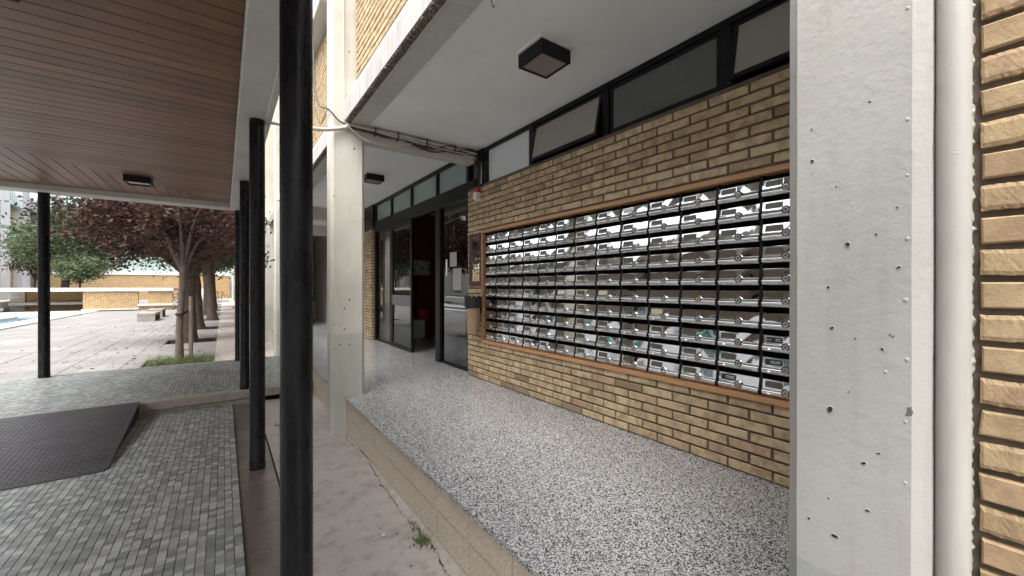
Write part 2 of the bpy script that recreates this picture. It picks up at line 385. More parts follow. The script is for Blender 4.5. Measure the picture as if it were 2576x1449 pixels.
M['bag'] = simple('bin_bag', (.008, .008, .009), .28, .2, 20, .9, 30, dist=.02)
M['white_plastic'] = simple('white_plastic', (.75, .75, .73), .4, .03, 5, 0)
M['red_plastic'] = simple('alarm_red', (.42, .02, .02), .3, .05, 5, 0)
M['cable_grey'] = simple('cable_grey', (.40, .38, .33), .6, .2, 20, 0)
M['cable_dark'] = simple('cable_dark', (.07, .055, .045), .6, .2, 20, 0)
M['cable_white'] = simple('cable_white', (.62, .60, .54), .5, .1, 20, 0)
M['conduit'] = simple('conduit', (.52, .49, .43), .5, .2, 12, .1)
M['rough_edge'] = simple('broken_render', (.20, .165, .13), .95, .5, 40, 1.0, 60, dist=.02)
M['ramp'] = simple('ramp_steel', (.05, .042, .042), .42, .3, 5, .15, 80, metal=.3, spec=.35)
M['diffuser'] = simple('lamp_diffuser', (.24, .22, .19), .35, .1, 8, 0)
M['bark'] = m_bark('bark', (.10, .072, .054))
M['bark_young'] = m_bark('bark_young', (.19, .145, .12))
M['stake'] = simple('stake_wood', (.25, .20, .16), .8, .2, 10, .3)
M['leaf_red'] = m_leaf('leaf_maroon', [(0, (.045, .019, .016)), (.35, (.075, .031, .025)), (.65, (.105, .046, .034)), (.82, (.14, .068, .045)), (.9, (.05, .055, .03)), (1, (.065, .075, .038))])
M['leaf_mixed'] = m_leaf('leaf_mixed', [(0, (.03, .05, .026)), (.4, (.05, .075, .038)), (.7, (.07, .10, .05)), (.88, (.08, .05, .036)), (1, (.10, .06, .042))])
M['leaf_green'] = m_leaf('leaf_green', [(0, (.07, .105, .05)), (.4, (.12, .165, .08)), (.8, (.17, .22, .11)), (1, (.22, .27, .15))])
M['grass'] = m_leaf('grass_blade', [(0, (.10, .15, .05)), (.5, (.15, .21, .08)), (1, (.22, .26, .13))])
M['dead'] = m_leaf('dead_leaf', [(0, (.05, .03, .022)), (.6, (.09, .055, .035)), (1, (.14, .09, .05))])
M['soil'] = simple('soil', (.05, .04, .03), .95, .4, 12, .8, 40, dist=.02)
M['pit_edge'] = simple('pit_edging', (.10, .08, .065), .9, .3, 9, .4, 50)
M['bench'] = simple('bench_concrete', (.30, .275, .25), .8, .15, 3, .3, 60)
M['coping'] = m_ground('white_coping', (.62, .60, .56), .7, (.3, .27, .24), .25)
M['water'] = m_water('pool_water')
M['pool_tile'] = simple('pool_lining', (.16, .30, .36), .4, .1, 3, 0)
M['brickfar'] = m_brickfar('far_brick')
M['brick_planter'] = m_brick('brick_planter', [(0, (.60, .42, .21)), (.5, (.68, .50, .28)), (1, (.54, .35, .17))])
M['far_white'] = simple('far_white_render', (.70, .70, .69), .8, .06, .8, .1)
M['far_grey'] = simple('far_grey_render', (.60, .60, .61), .8, .06, .8, .1)
M['teal'] = simple('teal_awning', (.03, .26, .25), .7, .1, 3, 0)
M['far_glass'] = simple('far_glazing', (.36, .45, .43), .25, .06, .4, 0)
M['far_win'] = simple('far_window', (.08, .09, .10), .12, .2, 1, 0)
M['mosaicwall'] = m_mosaicwall('stair_mosaic')
M['text_white'] = simple('lettering', (.75, .75, .72), .6, .02, 5, 0)
M['plate_black'] = simple('plate_black', (.02, .03, .032), .4, .1, 5, 0)
M['picture'] = None
def m_picture():
    m = NT('monochrome_print'); v = m.pos((1, 1, 1)); n = m.noise(v, 9, 4, .7); n2 = m.noise(v, 26, 3, .6)
    m.base(m.ramp(m.math('ADD', m.math('MULTIPLY', n, .7), m.math('MULTIPLY', n2, .3)), [(.42, (.03, .03, .03)), (.48, (.5, .5, .49)), (.62, (.75, .75, .73))])); m.set(Roughness=.4); return m.m
M['picture'] = m_picture()
def m_paper():
    m = NT('printed_notice'); tc = m.pos(obj=True); w = m.n('ShaderNodeTexWave', Scale=14.0, Distortion=2.0); w.bands_direction = 'Z'; m.l(tc, w.inputs[0])
    n = m.noise(tc, 60, 3); f = m.math('MULTIPLY', m.ramp(w.outputs['Fac'], [(.6, (0, 0, 0)), (.75, (1, 1, 1))]), m.ramp(n, [(.45, (0, 0, 0)), (.55, (1, 1, 1))]))
    m.base(m.mix(m.math('MULTIPLY', f, .45), (.82, .83, .86), (.25, .25, .3))); m.set(Roughness=.25); return m.m
M['paper'] = m_paper()

# ------------------------------------------------------------------ brickwork
PZ = .352            # raised arcade floor
BL, BP = .2504, .0642
def brick_mesh(seed, L=.2385, H=.0495, D=.06, proud=.0):
    r = random.Random(seed); b = .0035; j = lambda a: r.uniform(-a, a)
    fr = []; mid = []; bk = []
    for (sy, sz) in ((-1, -1), (1, -1), (1, 1), (-1, 1)):
        dy, dz = j(.0025), j(.0016)
        fr.append((-.008 + j(.0012), sy * (L / 2 - b) + dy, sz * (H / 2 - b) + dz)); mid.append((-.008 + b, sy * L / 2 + dy, sz * H / 2 + dz)); bk.append((D, sy * L / 2, sz * H / 2))
    m = MB(); m.add(fr + mid + bk, [(3, 2, 1, 0)] + [(i, (i + 1) % 4, 4 + (i + 1) % 4, 4 + i) for i in range(4)] + [(4 + i, 4 + (i + 1) % 4, 8 + (i + 1) % 4, 8 + i) for i in range(4)])
    return m
def brick_mesh_hi(seed, L=.2385, H=.050, D=.06):
    r = random.Random(seed); nu, nv = 22, 7; V = []; F = []
    for i in range(nu):
        for j in range(nv):
            a = i / (nu - 1) * 2 - 1; b = j / (nv - 1) * 2 - 1; e = max(abs(a) ** 60, abs(b) ** 22); ed = 1 if i in (0, nu - 1) or j in (0, nv - 1) else 0
            V.append((-.008 + .002 * e + r.gauss(0, .0002) + abs(r.gauss(0, .0012)) * e, a * L / 2 + r.gauss(0, .0008) * ed, b * H / 2 + r.gauss(0, .0005) * ed + .0012 * math.sin(a * 3 + seed)))
    for i in range(nu - 1):
        for j in range(nv - 1): F.append((i * nv + j, i * nv + j + 1, (i + 1) * nv + j + 1, (i + 1) * nv + j))
    loop = [i * nv for i in range(nu)] + [(nu - 1) * nv + j for j in range(1, nv)] + [i * nv + nv - 1 for i in range(nu - 2, -1, -1)] + [j for j in range(nv - 2, 0, -1)]
    n0 = len(V); V += [(D, V[k][1], V[k][2]) for k in loop]; m_ = len(loop)
    for q in range(m_): F.append((loop[q], loop[(q + 1) % m_], n0 + (q + 1) % m_, n0 + q))
    m = MB(); m.add(V, F); return m
BRM = {}
def brick_vars(mat):
    if mat not in BRM: BRM[mat] = [(brick_mesh_hi(i).mesh('brick', M[mat], smooth=False) if mat == 'brick_near' else brick_mesh(i).mesh('brick', M[mat])) for i in range(8)]
    return BRM[mat]
BRV = [np.array(brick_mesh(i).v) for i in range(8)]; BRF = brick_mesh(0).f
def brickwork(parent, face, plane, u_end, u_stop, z0, rows, mat='brick', skip=(), part_if=None, cap=300, phase=0, pitch=BP, L=BL, ztop=None):
    """courses laid from u_end towards u_stop; face 'x' looks to -X (u is Y), face 'y' looks to -Y (u is X)"""
    cand = []; sgn = 1 if u_stop > u_end else -1
    for rI in range(rows):
        zc = z0 + (rI + .5) * pitch; u = u_end; first = True
        while (u_stop - u) * sgn > .01:
            l = L / 2 if (first and (rI + phase) % 2) else L
            a, b = sorted((u, u + sgn * l)); first = False; u += sgn * l
            lo, hi = min(u_end, u_stop), max(u_end, u_stop); a, b = max(a, lo), min(b, hi)
            segs = [(a, b)]
            for (s0, s1, t0, t1) in skip:
                if zc + pitch * .3 > t0 and zc - pitch * .3 < t1:
                    ns = []
                    for (p, q) in segs:
                        if q <= s0 or p >= s1: ns.append((p, q))
                        else:
                            if s0 - p > .035: ns.append((p, s0))
                            if q - s1 > .035: ns.append((s1, q))
                    segs = ns
            for (p, q) in segs:
                if q - p > .03: cand.append(((p + q) / 2, zc, q - p))
    def P(c): return (plane, c[0], c[1]) if face == 'x' else (c[0], plane, c[1])
    vis = [c for c in cand if (part_if(*P(c)) if part_if else in_frame(P(c)))]
    vis.sort(key=lambda c: (Vector(P(c)) - CAM).length); parts = set(vis[:cap])
    o = wloc(parent); V = []; F = []; r = random.Random(hash((plane, u_end)) & 255)
    ms = brick_vars(mat)
    for c in cand:
        p = Vector(P(c)); k = r.randrange(8); sc = (c[2] - .014) / .2385
        if c in parts:
            b = bpy.data.objects.new('brick', ms[k]); COL.objects.link(b); b.parent = parent
            b.location = p - o + Vector((r.uniform(-.0015, .0015), 0, 0)); b.scale = (1, sc, 1)
            if face == 'y': b.rotation_euler = (0, 0, R(90)) 
        else:
            vv = BRV[k] * np.array((1, sc, 1))
            if face == 'y': vv = np.stack((-vv[:, 1], vv[:, 0], vv[:, 2]), 1)
            n = len(V); V.extend(map(tuple, vv + np.array(p - o))); F.extend(tuple(i + n for i in q) for q in BRF)
    if V:
        me = bpy.data.meshes.new('brick_infill'); me.from_pydata(V, [], F); me.materials.append(M[mat]); link('brick_infill', me, parent, kind='stuff')

# ------------------------------------------------------------------ ground, paving, pool
gm = MB(); gm.quad((-260, -120, -.14), (120, -120, -.14), (120, 300, -.14), (-260, 300, -.14))
ground = single('ground', gm, M['soil'], 'bare earth under the paving', 'ground', kind='structure')

strip = MB(); strip.box(.345, 1.012, -4, 6.13, -.13, 0); strip.box(-.15, 1.012, 8.80, 66, -.13, 0); pass
cg = single('pavement', strip, M['ground'], 'stained pinkish concrete pavement beside the raised arcade floor', 'pavement', kind='structure')
# crack along the platform foot and the rubble joint
ck = [(.99, 4.24), (.97, 4.05), (1.0, 3.56), (.98, 3.28), (.95, 3.0), (.95, 2.81), (.94, 2.62), (.94, 2.44), (.96, 2.31), (.96, 2.15), (.95, 2.02), (.92, 1.86), (.93, 1.6), (.9, 1.4)]
cp = spline([(x, y, .0025) for x, y in ck], 10); r = random.Random(3); cm = MB(); L_ = []; R_ = []
for p in cp:
    w = abs(r.gauss(.0012, .0022)) + .0006; x = p.x + r.gauss(0, .006); L_.append((x - w, p.y, .0025)); R_.append((x + w, p.y, .0025))
for i in range(len(cp) - 1): cm.quad(L_[i], R_[i], R_[i + 1], L_[i + 1])
cm.build('crack', M['soil'], cg)
for (x0_, y0_, x1_, y1_, w_) in ((.44, 4.93, .60, 4.86, .012), (.595, 4.80, .61, 4.94, .012), (.54, 4.885, .56, 4.82, .007), (.44, 4.99, .46, 4.97, .01)):
    d_ = Vector((x1_ - x0_, y1_ - y0_, 0)); q_ = Vector((-d_.y, d_.x, 0)).normalized() * w_; a_ = Vector((x0_, y0_, .003)); b_ = Vector((x1_, y1_, .003))
    MB().quad(a_ - q_, b_ - q_ * .6, b_ + q_ * .7, a_ + q_).build('paint_mark', M['soil'], cg)

paving = thing('courtyard_paving', (-1.5, 8.8, 0), 'pale courtyard paving of long concrete strips running away from the camera', 'paving', kind='structure')
pits = [(9.83, 10.78), (13.55, 14.55), (17.6, 18.65), (22.1, 23.2), (26.3, 27.4), (31.0, 32.1), (36.0, 37.1), (41.5, 42.6)]
r = random.Random(11)
for i in range(12):
    x1 = -1.52 - .385 * i; x0 = x1 - .385; y = 8.80
    while y < 35:
        l = r.choice((1.9, 2.3, 2.7)); y1 = min(y + l, 35.2)
        m = MB(); dz = r.uniform(-.003, .002); m.box(x0 + .0025, x1 - .0025, y + .002, y1 - .002, -.13, dz, .003); m.build('slab', M['paving'], paving); y = y1
pm = MB(); yy = 8.80
pm.box(-1.515, -1.25, 8.80, 66, -.13, 0)
for (a, b) in pits: pm.box(-1.25, -.15, yy, a, -.13, 0); yy = b
pm.box(-1.25, -.15, yy, 66, -.13, 0); pm.box(-60, -1.515, 35.2, 66, -.13, -.004); pm.box(-60, -11, -60, 35.2, -.13, -.004); pm.box(-11, -6.14, -60, 8.8, -.13, -.004); pm.box(-6.14, 1.012, -60, -4, -.13, -.004)
pm.build('paving_bed', M['paving'], paving)
# fallen leaves and bits on the paving
def flat_leaves(n, seed, fn, smin, smax, lift=.006):
    r = random.Random(seed); V = []; F = []
    for _ in range(n):
        x, y, z = fn(r); a = r.uniform(0, 6.28); s = r.uniform(smin, smax); c, q = math.cos(a), math.sin(a); t = r.uniform(.1, .5) * s
        k = len(V)
        V += [(x - c * s, y - q * s, z + lift), (x + q * s * .45, y - c * s * .45, z + lift + t), (x + c * s, y + q * s, z + lift + .2 * t), (x - q * s * .45, y + c * s * .45, z + lift + .002)]
        F += [(k, k + 1, k + 2), (k, k + 2, k + 3)]
    return V, F
V, F = flat_leaves(700, 5, lambda r: (lambda y: (r.gauss(-1.4, 1.4), y, .0))(r.uniform(8.9, 30)), .014, .045)
V2, F2 = flat_leaves(40, 6, lambda r: (r.uniform(.4, .98), r.uniform(1.2, 5.5), .0), .004, .014); n = len(V); V += V2; F += [tuple(i + n for i in f) for f in F2]
V2, F2 = flat_leaves(14, 8, lambda r: (r.uniform(-1.0, .05), r.uniform(2.2, 4.3), .021), .006, .014); n = len(V); V += V2; F += [tuple(i + n for i in f) for f in F2]
me = bpy.data.meshes.new('fallen_leaves'); me.from_pydata(V, [], F); me.materials.append(M['dead'])
tag(link('fallen_leaves', me), 'dry brown leaves scattered over the courtyard paving', 'leaves', kind='stuff')

# pool channel
pool = thing('pool', (-7.2, 26, 0), 'long shallow pool channel with pale coping at the far left', 'pool', kind='structure')
m = MB(); m.box(-8.7, -6.9, 10, 30.4, -.12, -.10); m.build('pool_lining', M['pool_tile'], pool)
m = MB(); m.quad((-8.7, 10, -.02), (-6.9, 10, -.02), (-6.9, 30.4, -.02), (-8.7, 30.4, -.02)); m.build('water', M['water'], pool)
y = 10
while y < 30.4:
    m = MB(); m.box(-6.9, -6.16, y, min(y + 1.7, 31) - .01, -.12, .055, .01); m.build('coping_stone', M['coping'], pool); y += 1.7
m = MB(); m.box(-11, -8.7, 10, 35.2, -.12, .05, .01); m.box(-8.7, -6.16, 30.4, 35.2, -.12, .045, .01); m.box(-8.72, -7.9, 20, 29.1, -.1, .09, .02); m.build('terrace', M['coping'], pool)
# long ledge bench behind the pool
lb = thing('ledge_bench', (-10.6, 37, 0), 'long pale concrete ledge on short supports behind the pool', 'bench')
m = MB(); m.box(-11.2, -10.35, 18, 47, .27, .64, .015); m.build('ledge', M['coping'], lb)
for yk in (20, 24, 28, 32, 35, 38.3, 42, 45.5): m = MB(); m.box(-11.0, -10.45, yk, yk + .5, 0, .27); m.build('support', M['coping'], lb)

# ------------------------------------------------------------------ mosaic forecourt, kerb, walkway, ramp
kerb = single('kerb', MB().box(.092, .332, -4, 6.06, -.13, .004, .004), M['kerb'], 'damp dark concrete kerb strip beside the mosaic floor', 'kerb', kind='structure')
gr = single('drain_joint', MB().box(.332, .345, -4, 6.06, -.13, -.012), M['soil'], 'dark joint line between kerb and pavement', 'joint', kind='structure')
TP = .0425
def tile_grid(parent, x0, x1, y0, y1, z, nmax, seed, name='tile', half=False):
    r = np.random.RandomState(seed); nx = int(round((x1 - x0) / TP)); ny = int(round((y1 - y0) / TP)); o = wloc(parent)
    cells = []
    for i in range(nx):
        for j in range(ny): cells.append((x1 - (i + .5) * TP, y0 + (j + .5 + (.5 * (i % 2) if half else 0)) * TP))
    cells = np.array(cells); dist = np.hypot(cells[:, 0], cells[:, 1]); order = np.argsort(dist); near = set()
    for k in order:
        if len(near) >= nmax: break
        if in_frame((cells[k, 0], cells[k, 1], z), .985): near.add(int(k))
    h = TP / 2 - .0011; proto = MB(); b = .0016
    proto.add([(-h, -h, -.004), (h, -h, -.004), (h, h, -.004), (-h, h, -.004), (-h + b, -h + b, 0), (h - b, -h + b, 0), (h - b, h - b, 0), (-h + b, h - b, 0)],
              [(4, 5, 6, 7), (0, 1, 5, 4), (1, 2, 6, 5), (2, 3, 7, 6), (3, 0, 4, 7)])
    pme = proto.mesh(name, M['tile']); pv = np.array(proto.v); V = []; Fq = []; base = 0
    for k in range(len(cells)):
        p = (cells[k, 0] - o.x + r.normal(0, .0005), cells[k, 1] - o.y + r.normal(0, .0005), z - o.z + r.normal(0, .0003))
        if k in near:
            t = bpy.data.objects.new(name, pme); COL.objects.link(t); t.parent = parent; t.location = p; t.rotation_euler = (r.normal(0, .004), r.normal(0, .004), r.normal(0, .008))
        else:
            tilt = r.normal(0, .005, 2); q = pv.copy(); q[:, 2] += q[:, 0] * tilt[0] + q[:, 1] * tilt[1]
            V.append(q + np.array(p)); Fq.append(np.array(proto.f) + base); base += 8
    me = bpy.data.meshes.new('mosaic'); me.from_pydata(np.concatenate(V).tolist(), [], np.concatenate(Fq).tolist()); me.materials.append(M['tile']); link('mosaic', me, parent, kind='stuff')
fore = thing('mosaic_floor', (-1.5, 3, 0), 'grey mosaic tile floor under the wooden canopy', 'floor', kind='structure')
MB().box(-6.14, .092, -4, 6.08, -.13, .0165).build('grout_bed', M['grout'], fore)
tile_grid(fore, .09 - 84 * TP, .09, 1.2, 1.2 + 115 * TP, .0205, 300, 1)
walk = thing('walkway', (-1, 7.4, 0), 'raised walkway of grey mosaic tiles crossing in front of the trees', 'walkway', kind='structure')
MB().box(-6.14, .30, 6.10, 8.78, -.13, .06).build('plinth', M['walk_concrete'], walk)
m = MB(); m.box(-6.14, 1.005, 6.08, 6.24, .06, .172, .012); m.box(-6.14, 1.005, 8.62, 8.78, .06, .172, .012); m.box(.80, 1.005, 6.24, 8.62, .06, .171, .008); m.build('concrete_edge', M['walk_concrete'], walk)
MB().box(-6.14, .80, 6.24, 8.62, .06, .165).build('grout_bed', M['grout'], walk)
tile_grid(walk, .797 - 92 * TP, .797, 6.245, 6.245 + 56 * TP, .170, 60, 2)
MB().box(.985, 1.025, 6.3, 8.6, .17, .30, .01).build('rubber_edge', M['blackmatte'], walk)

# chequer plate ramp
ramp = thing('ramp', (-1.6, 5.2, .1), 'dark chequer plate steel ramp up to the raised walkway', 'ramp')
A = Vector((-3.4, 4.43, .022)); B = Vector((-.775, 4.43, .022)); B2 = Vector((-.745, 4.47, .026)); Cc = Vector((-.755, 6.07, .182)); D = Vector((-3.4, 6.07, .182))
t = .006; m = MB(); top = [A, B, B2, Cc, D]
m.add([(*p[:2], p[2] + t) for p in top] + [tuple(p) for p in top], [(0, 1, 2, 3, 4), (9, 8, 7, 6, 5)] + [(i, 5 + i, 5 + (i + 1) % 5, (i + 1) % 5) for i in range(5)]); m.build('plate', M['ramp'], ramp)
m = MB(); m.add([(-.765, 4.50, .0205), (-.765, 6.06, .0205), (-.765, 6.06, .176), (-.775, 4.50, .0205), (-.775, 6.06, .0205), (-.775, 6.06, .176)], [(0, 1, 2), (5, 4, 3), (0, 3, 4, 1), (0, 2, 5, 3), (1, 4, 5, 2)]); m.build('side_cheek', M['ramp'], ramp)
m = MB(); sl = (.182 - .022) / (6.07 - 4.43); P_ = .034
for i in range(int(2.6 / P_)):
    for j in range(int(1.6 / P_)):
        cx = -.79 - (i + .5) * P_; cy_ = 4.46 + (j + .5) * P_; zz = .022 + t + (cy_ - 4.43) * sl
        a = R(45) if (i + j) % 2 else R(-45); u = Vector((math.cos(a), math.sin(a) , math.sin(a) * sl)) * .0125; v = Vector((-math.sin(a), math.cos(a), math.cos(a) * sl)) * .0035; c = Vector((cx, cy_, zz)); h = Vector((0, 0, .0022))
        m.add([c - u, c - v, c + u, c + v, c - u * .6 + h, c - v * .4 + h, c + u * .6 + h, c + v * .4 + h], [(4, 5, 6, 7), (0, 1, 5, 4), (1, 2, 6, 5), (2, 3, 7, 6), (3, 0, 4, 7)])
m.build('tread_pattern', M['ramp'], ramp, kind='stuff')

# ------------------------------------------------------------------ canopy
can = thing('canopy', (-2, 4, 2.8), 'flat canopy with dark wooden board ceiling and pale concrete edge beams', 'canopy')
ZB, ZC = 2.805, 2.885
m = MB(); m.box(.092, .315, -.7, 8.70, ZB, 3.02, .008); m.build('edge_beam', M['canopy_paint'], can)
m = MB(); m.box(.272, .318, -.7, 8.703, ZB - .014, ZB + .01, .005); m.build('drip_lip', M['canopy_paint'], can)
m = MB(); m.box(-3.1, .092, 8.385, 8.70, ZB, 3.02, .008); m.build('end_beam', M['canopy_paint'], can)
m = MB(); m.box(-3.1, -2.85, -.7, 8.385, ZB, 3.02, .008); m.box(-2.85, .092, -.7, -.45, ZB, 3.02, .008); m.build('unseen_rear_beam', M['canopy_paint'], can)  # unseen canopy edges, placed to suit how much daylight gets underneath
m = MB(); m.box(-2.85, .092, -.45, 8.385, ZC + .016, 3.01); m.build('roof_slab', M['gap'], can)
BPX = .1268; XR, YF = .092, 8.385; nb = 23; g = .0032
def board(x0, x1, y0, y1, along):
    m = MB(); cx, cy_ = (x0 + x1) / 2, (y0 + y1) / 2
    if along == 'x': m.box(x0 - cx, x1 - cx, y0 - cy_ + g, y1 - cy_ - g, 0, .016, .0025)
    else: m.box(-(y1 - y0) / 2, (y1 - y0) / 2, -(x1 - x0) / 2 + g, (x1 - x0) / 2 - g, 0, .016, .0025)
    o = link('ceiling_board', m.mesh('ceiling_board', M['wood']), can, Vector((cx, cy_, ZC + rnd.uniform(-.0006, .0006))) - wloc(can))
    if along == 'y': o.rotation_euler = (0, 0, R(90))
for k in range(50):
    y1 = YF - BPX * k; board(max(XR - BPX * k, -2.84), XR - .002, y1 - BPX, y1, 'x')
for j in range(nb):
    x1 = XR - BPX * j; board(x1 - BPX, x1, YF - BPX * (j + 1), YF - .002, 'y')
m = MB(); m.box(-2.85, XR, -.45, YF - BPX * 50 - .003, ZC, ZC + .015); m.build('far_boarding', M['wood'], can)
def canopy_lamp(x0, x1, y0, y1, label):
    t = thing('canopy_lamp', ((x0 + x1) / 2, (y0 + y1) / 2, ZC), label, 'lamp', 'black box lamps under the canopy')
    z1 = ZC - .001; z0 = ZC - .085; w = .022; m = MB()
    m.box(x0, x1, y0, y0 + w, z0, z1, .003); m.box(x0, x1, y1 - w, y1, z0, z1, .003); m.box(x0, x0 + w, y0 + w, y1 - w, z0, z1, .003); m.box(x1 - w, x1, y0 + w, y1 - w, z0, z1, .003); m.build('housing', M['blackframe'], t)
    MB().box(x0 + w, x1 - w, y0 + w, y1 - w, z0 + .012, z0 + .02).build('diffuser', M['pane_dark'], t)
canopy_lamp(-1.03, -.77, 7.0, 7.26, 'black box lamp on the canopy ceiling near its far edge')
canopy_lamp(-1.045, -.785, 2.66, 2.919, 'black box lamp on the canopy ceiling at the top corner of the picture')

def post(x, y, z0, rr, label):
    m = MB(); m.lathe([(rr + .002, 0), (rr + .002, .05), (rr, .054), (rr, (ZB - z0) * .33), (rr + .0008, (ZB - z0) * .34), (rr, (ZB - z0) * .35), (rr, ZB - z0 - .004)], 40)
    o = link('canopy_post', m.mesh('canopy_post', M['black'], smooth=True, angle=40), None, (x, y, z0))
    tag(o, label, 'post', 'black steel canopy posts')
post(.222, 1.70, .004, .055, 'thick black round steel post closest to the camera')
post(.222, 3.855, .004, .055, 'black steel post standing on the damp kerb strip')
post(.222, 6.172, .172, .055, 'black steel post on the near edge of the raised walkway')
post(.216, 8.60, .172, .055, 'black steel post at the far corner of the canopy, beside another post')
post(-2.09, 8.60, .172, .060, 'lone black steel post in front of the pool and courtyard')

# ------------------------------------------------------------------ arcade floor
plat = thing('arcade_floor', (1.7, 4, 0), 'polished black and white terrazzo floor of the raised arcade', 'floor', kind='structure')
YB = .36
m = MB(); m.box(1.02, 2.75, YB, 66, -.13, PZ - .03); m.build('base', M['soil'], plat)
# terrazzo slabs
xs = [.992, 1.75, 2.75]; ys = [YB, 1.36, 2.86, 4.36, 5.86, 7.36, 8.86, 10.36, 11.86, 13.36, 15.6]
for i in range(2):
    for j in range(len(ys) - 1):
        m = MB(); b = .0012; m.box(xs[i] + (b if i else 0), xs[i + 1] - b, ys[j] + b, ys[j + 1] - b, PZ - .03, PZ, .002); m.build('terrazzo_slab', M['terrazzo'], plat)
m = MB(); m.box(.992, 2.75, 15.6, 66, PZ - .03, PZ); m.build('far_floor', M['terrazzo'], plat)
for c, (z0, z1, xo, ph) in enumerate(((.178, PZ - .031, 0, 0.0), (0.0, .175, .004, .0))):
    y = 4.07 + ph; ks = [y - .38 * k for k in range(-1, 11)]
    edges = sorted([YB] + [e for e in ks if YB < e < 4.3] + [4.30])
    for a, b in zip(edges[:-1], edges[1:]):
        m = MB(); m.box(1.0 + xo, 1.03 + xo, a + .0045, b - .0045, z0 + .003, z1 - .001, .0015); m.build('riser_stone', M['terr_beige'], plat)
    y = 4.5
    while y < 34:
        m = MB(); m.box(1.0 + xo, 1.03 + xo, y + .001, y + 1.2 - .001, z0, z1, .002); m.build('riser_stone', M['terr_beige'], plat); y += 1.2

# ------------------------------------------------------------------ columns
def chamfer_col(x0, x1, y0, y1, z0, z1, c):
    pr = [(x0 + c, y0), (x1 - c, y0), (x1, y0 + c), (x1, y1 - c), (x1 - c, y1), (x0 + c, y1), (x0, y1 - c), (x0, y0 + c)]
    return MB().prism(pr, 'z', z0, z1)
def rough(mb, n=40, amp=.0016, seed=1):
    """cut a prism into rings and jitter it so edges are not ruler straight"""
    r = random.Random(seed); k = len(mb.v) // 2; lo = mb.v[:k]; hi = mb.v[k:]; V = []; F = []
    for i in range(n + 1):
        t = i / n
        for a, b in zip(lo, hi): V.append((a[0] + r.gauss(0, amp), a[1] + r.gauss(0, amp), a[2] + (b[2] - a[2]) * t))
    for i in range(n):
        for q in range(k): F.append((i * k + q, i * k + (q + 1) % k, (i + 1) * k + (q + 1) % k, (i + 1) * k + q))
    F += [tuple(range(k))[::-1], tuple(range(n * k, (n + 1) * k))]
    m = MB(); m.add(V, F); return m
NEARC = single('arcade_column', rough(chamfer_col(1.0, 1.13, .1555, .378, 0, 7, .0225), 70, .00025, 1), M['column_near'], 'pale painted concrete column close up with chamfered edges beside the downpipe', 'column', 'arcade columns', base=(1.06, .26, 0))
r = random.Random(77)
for (y_, z_, k_) in [(0.328, 1.722, 1), (0.269, 1.544, 1.2), (0.195, 1.496, 0.8), (0.3, 1.46, 0.8), (0.294, 1.378, 0.9), (0.226, 1.56, 0.6), (0.217, 1.345, 0.7), (0.297, 1.213, 1.7), (0.222, 1.149, 0.7), (0.244, 1.123, 1), (0.238, 1.035, 0.9), (0.333, 0.976, 0.8), (0.289, 0.961, 1.3), (0.287, 1.661, 0.5), (0.236, 1.812, 0.5), (0.329, 1.789, 0.5), (0.299, 1.033, 0.6), (0.197, 1.606, 0.5), (0.257, 1.361, 0.5), (0.267, 1.255, 0.5)]:
    m = MB(); rr_ = .0030 * k_; ph = r.uniform(0, 6); P1 = []; P2 = []
    for k in range(10):
        a = 6.283 * k / 10; q = 1 + .25 * math.sin(2 * a + ph) + r.uniform(-.12, .12); P1.append((.9985, y_ + math.cos(a) * rr_ * q * 1.15, z_ + math.sin(a) * rr_ * q)); P2.append((.9993, y_ + math.cos(a) * rr_ * q * 1.6, z_ + math.sin(a) * rr_ * q * 1.45))
    m.cur = 0; m.add(P1, [tuple(range(10))]); m.cur = 1; m.add(P2 + P1, [(i, (i + 1) % 10, 10 + (i + 1) % 10, 10 + i) for i in range(10)]); m.build('hole_shade_disc', [M['hole'], M['column_near']], NEARC)  # dark disc proud of the face, coloured like the shade in an air hole
for (y_, z_, k_) in [(0.213, 1.303, 1.2), (0.184, 1.761, 1.3), (0.184, 1.547, 1.4), (0.186, 1.437, 1.6), (0.184, 1.33, 1.3), (0.186, 1.218, 1.2), (0.186, 1.108, 1.2), (0.214, 1.042, 1), (0.184, 1.96, 1.4), (0.184, 1.661, 1.0), (0.289, 1.828, 0.7), (0.322, 1.594, 0.6)]:
    m = MB(); V = []; F = []; q = .0024 * k_
    for i, (ra, h) in enumerate(((1, .0004), (.75, .0018), (.4, .0028), (.1, .0031))):
        for k in range(10): a = 6.283 * k / 10; V.append((1.0 - h * k_ * .4 + .0003, y_ + math.cos(a) * q * ra * r.uniform(.9, 1.1), z_ + math.sin(a) * q * ra * 1.3 - .2 * q * (1 - ra)))
    for i in range(3):
        for k in range(10): F.append((i * 10 + k, i * 10 + (k + 1) % 10, (i + 1) * 10 + (k + 1) % 10, (i + 1) * 10 + k))
    m.add(V, F); m.build('paint_blob', M['column_near'], NEARC, smooth=True, angle=80)
COLY = [4.29, 9.68, 12.55, 18.1, 23.6, 29.1, 34.6, 40.1, 45.6, 51.1, 56.6, 62.1]
names = ['pale chamfered column at the front corner of the terrazzo floor, cables at its top', 'pale column just beyond the raised walkway end'] + ['pale arcade column, %s beyond the walkway end' % ORD[i] for i in range(1, 11)]
for i, y in enumerate(COLY):
    mb = chamfer_col(.86, 1.19, y, y + .20, -.01, 7, .03)
    single('arcade_column', rough(mb, 60, .0005, i + 2) if i < 3 else mb, M['column'], names[i], 'column', 'arcade columns', base=(1.02, y + .1, 0))
pp = MB(); pp.tube([(1.04, .1325, -.01), (1.04, .1325, 7)], .0218, 28); pp.tube([(1.04, .1325, 2.6), (1.04, .1325, 2.68)], .0245, 28)
single('downpipe', pp, M['white_paint'], 'cream painted vertical downpipe between near column and brick wall', 'pipe', smooth=True, base=(1.04, .1325, 0))

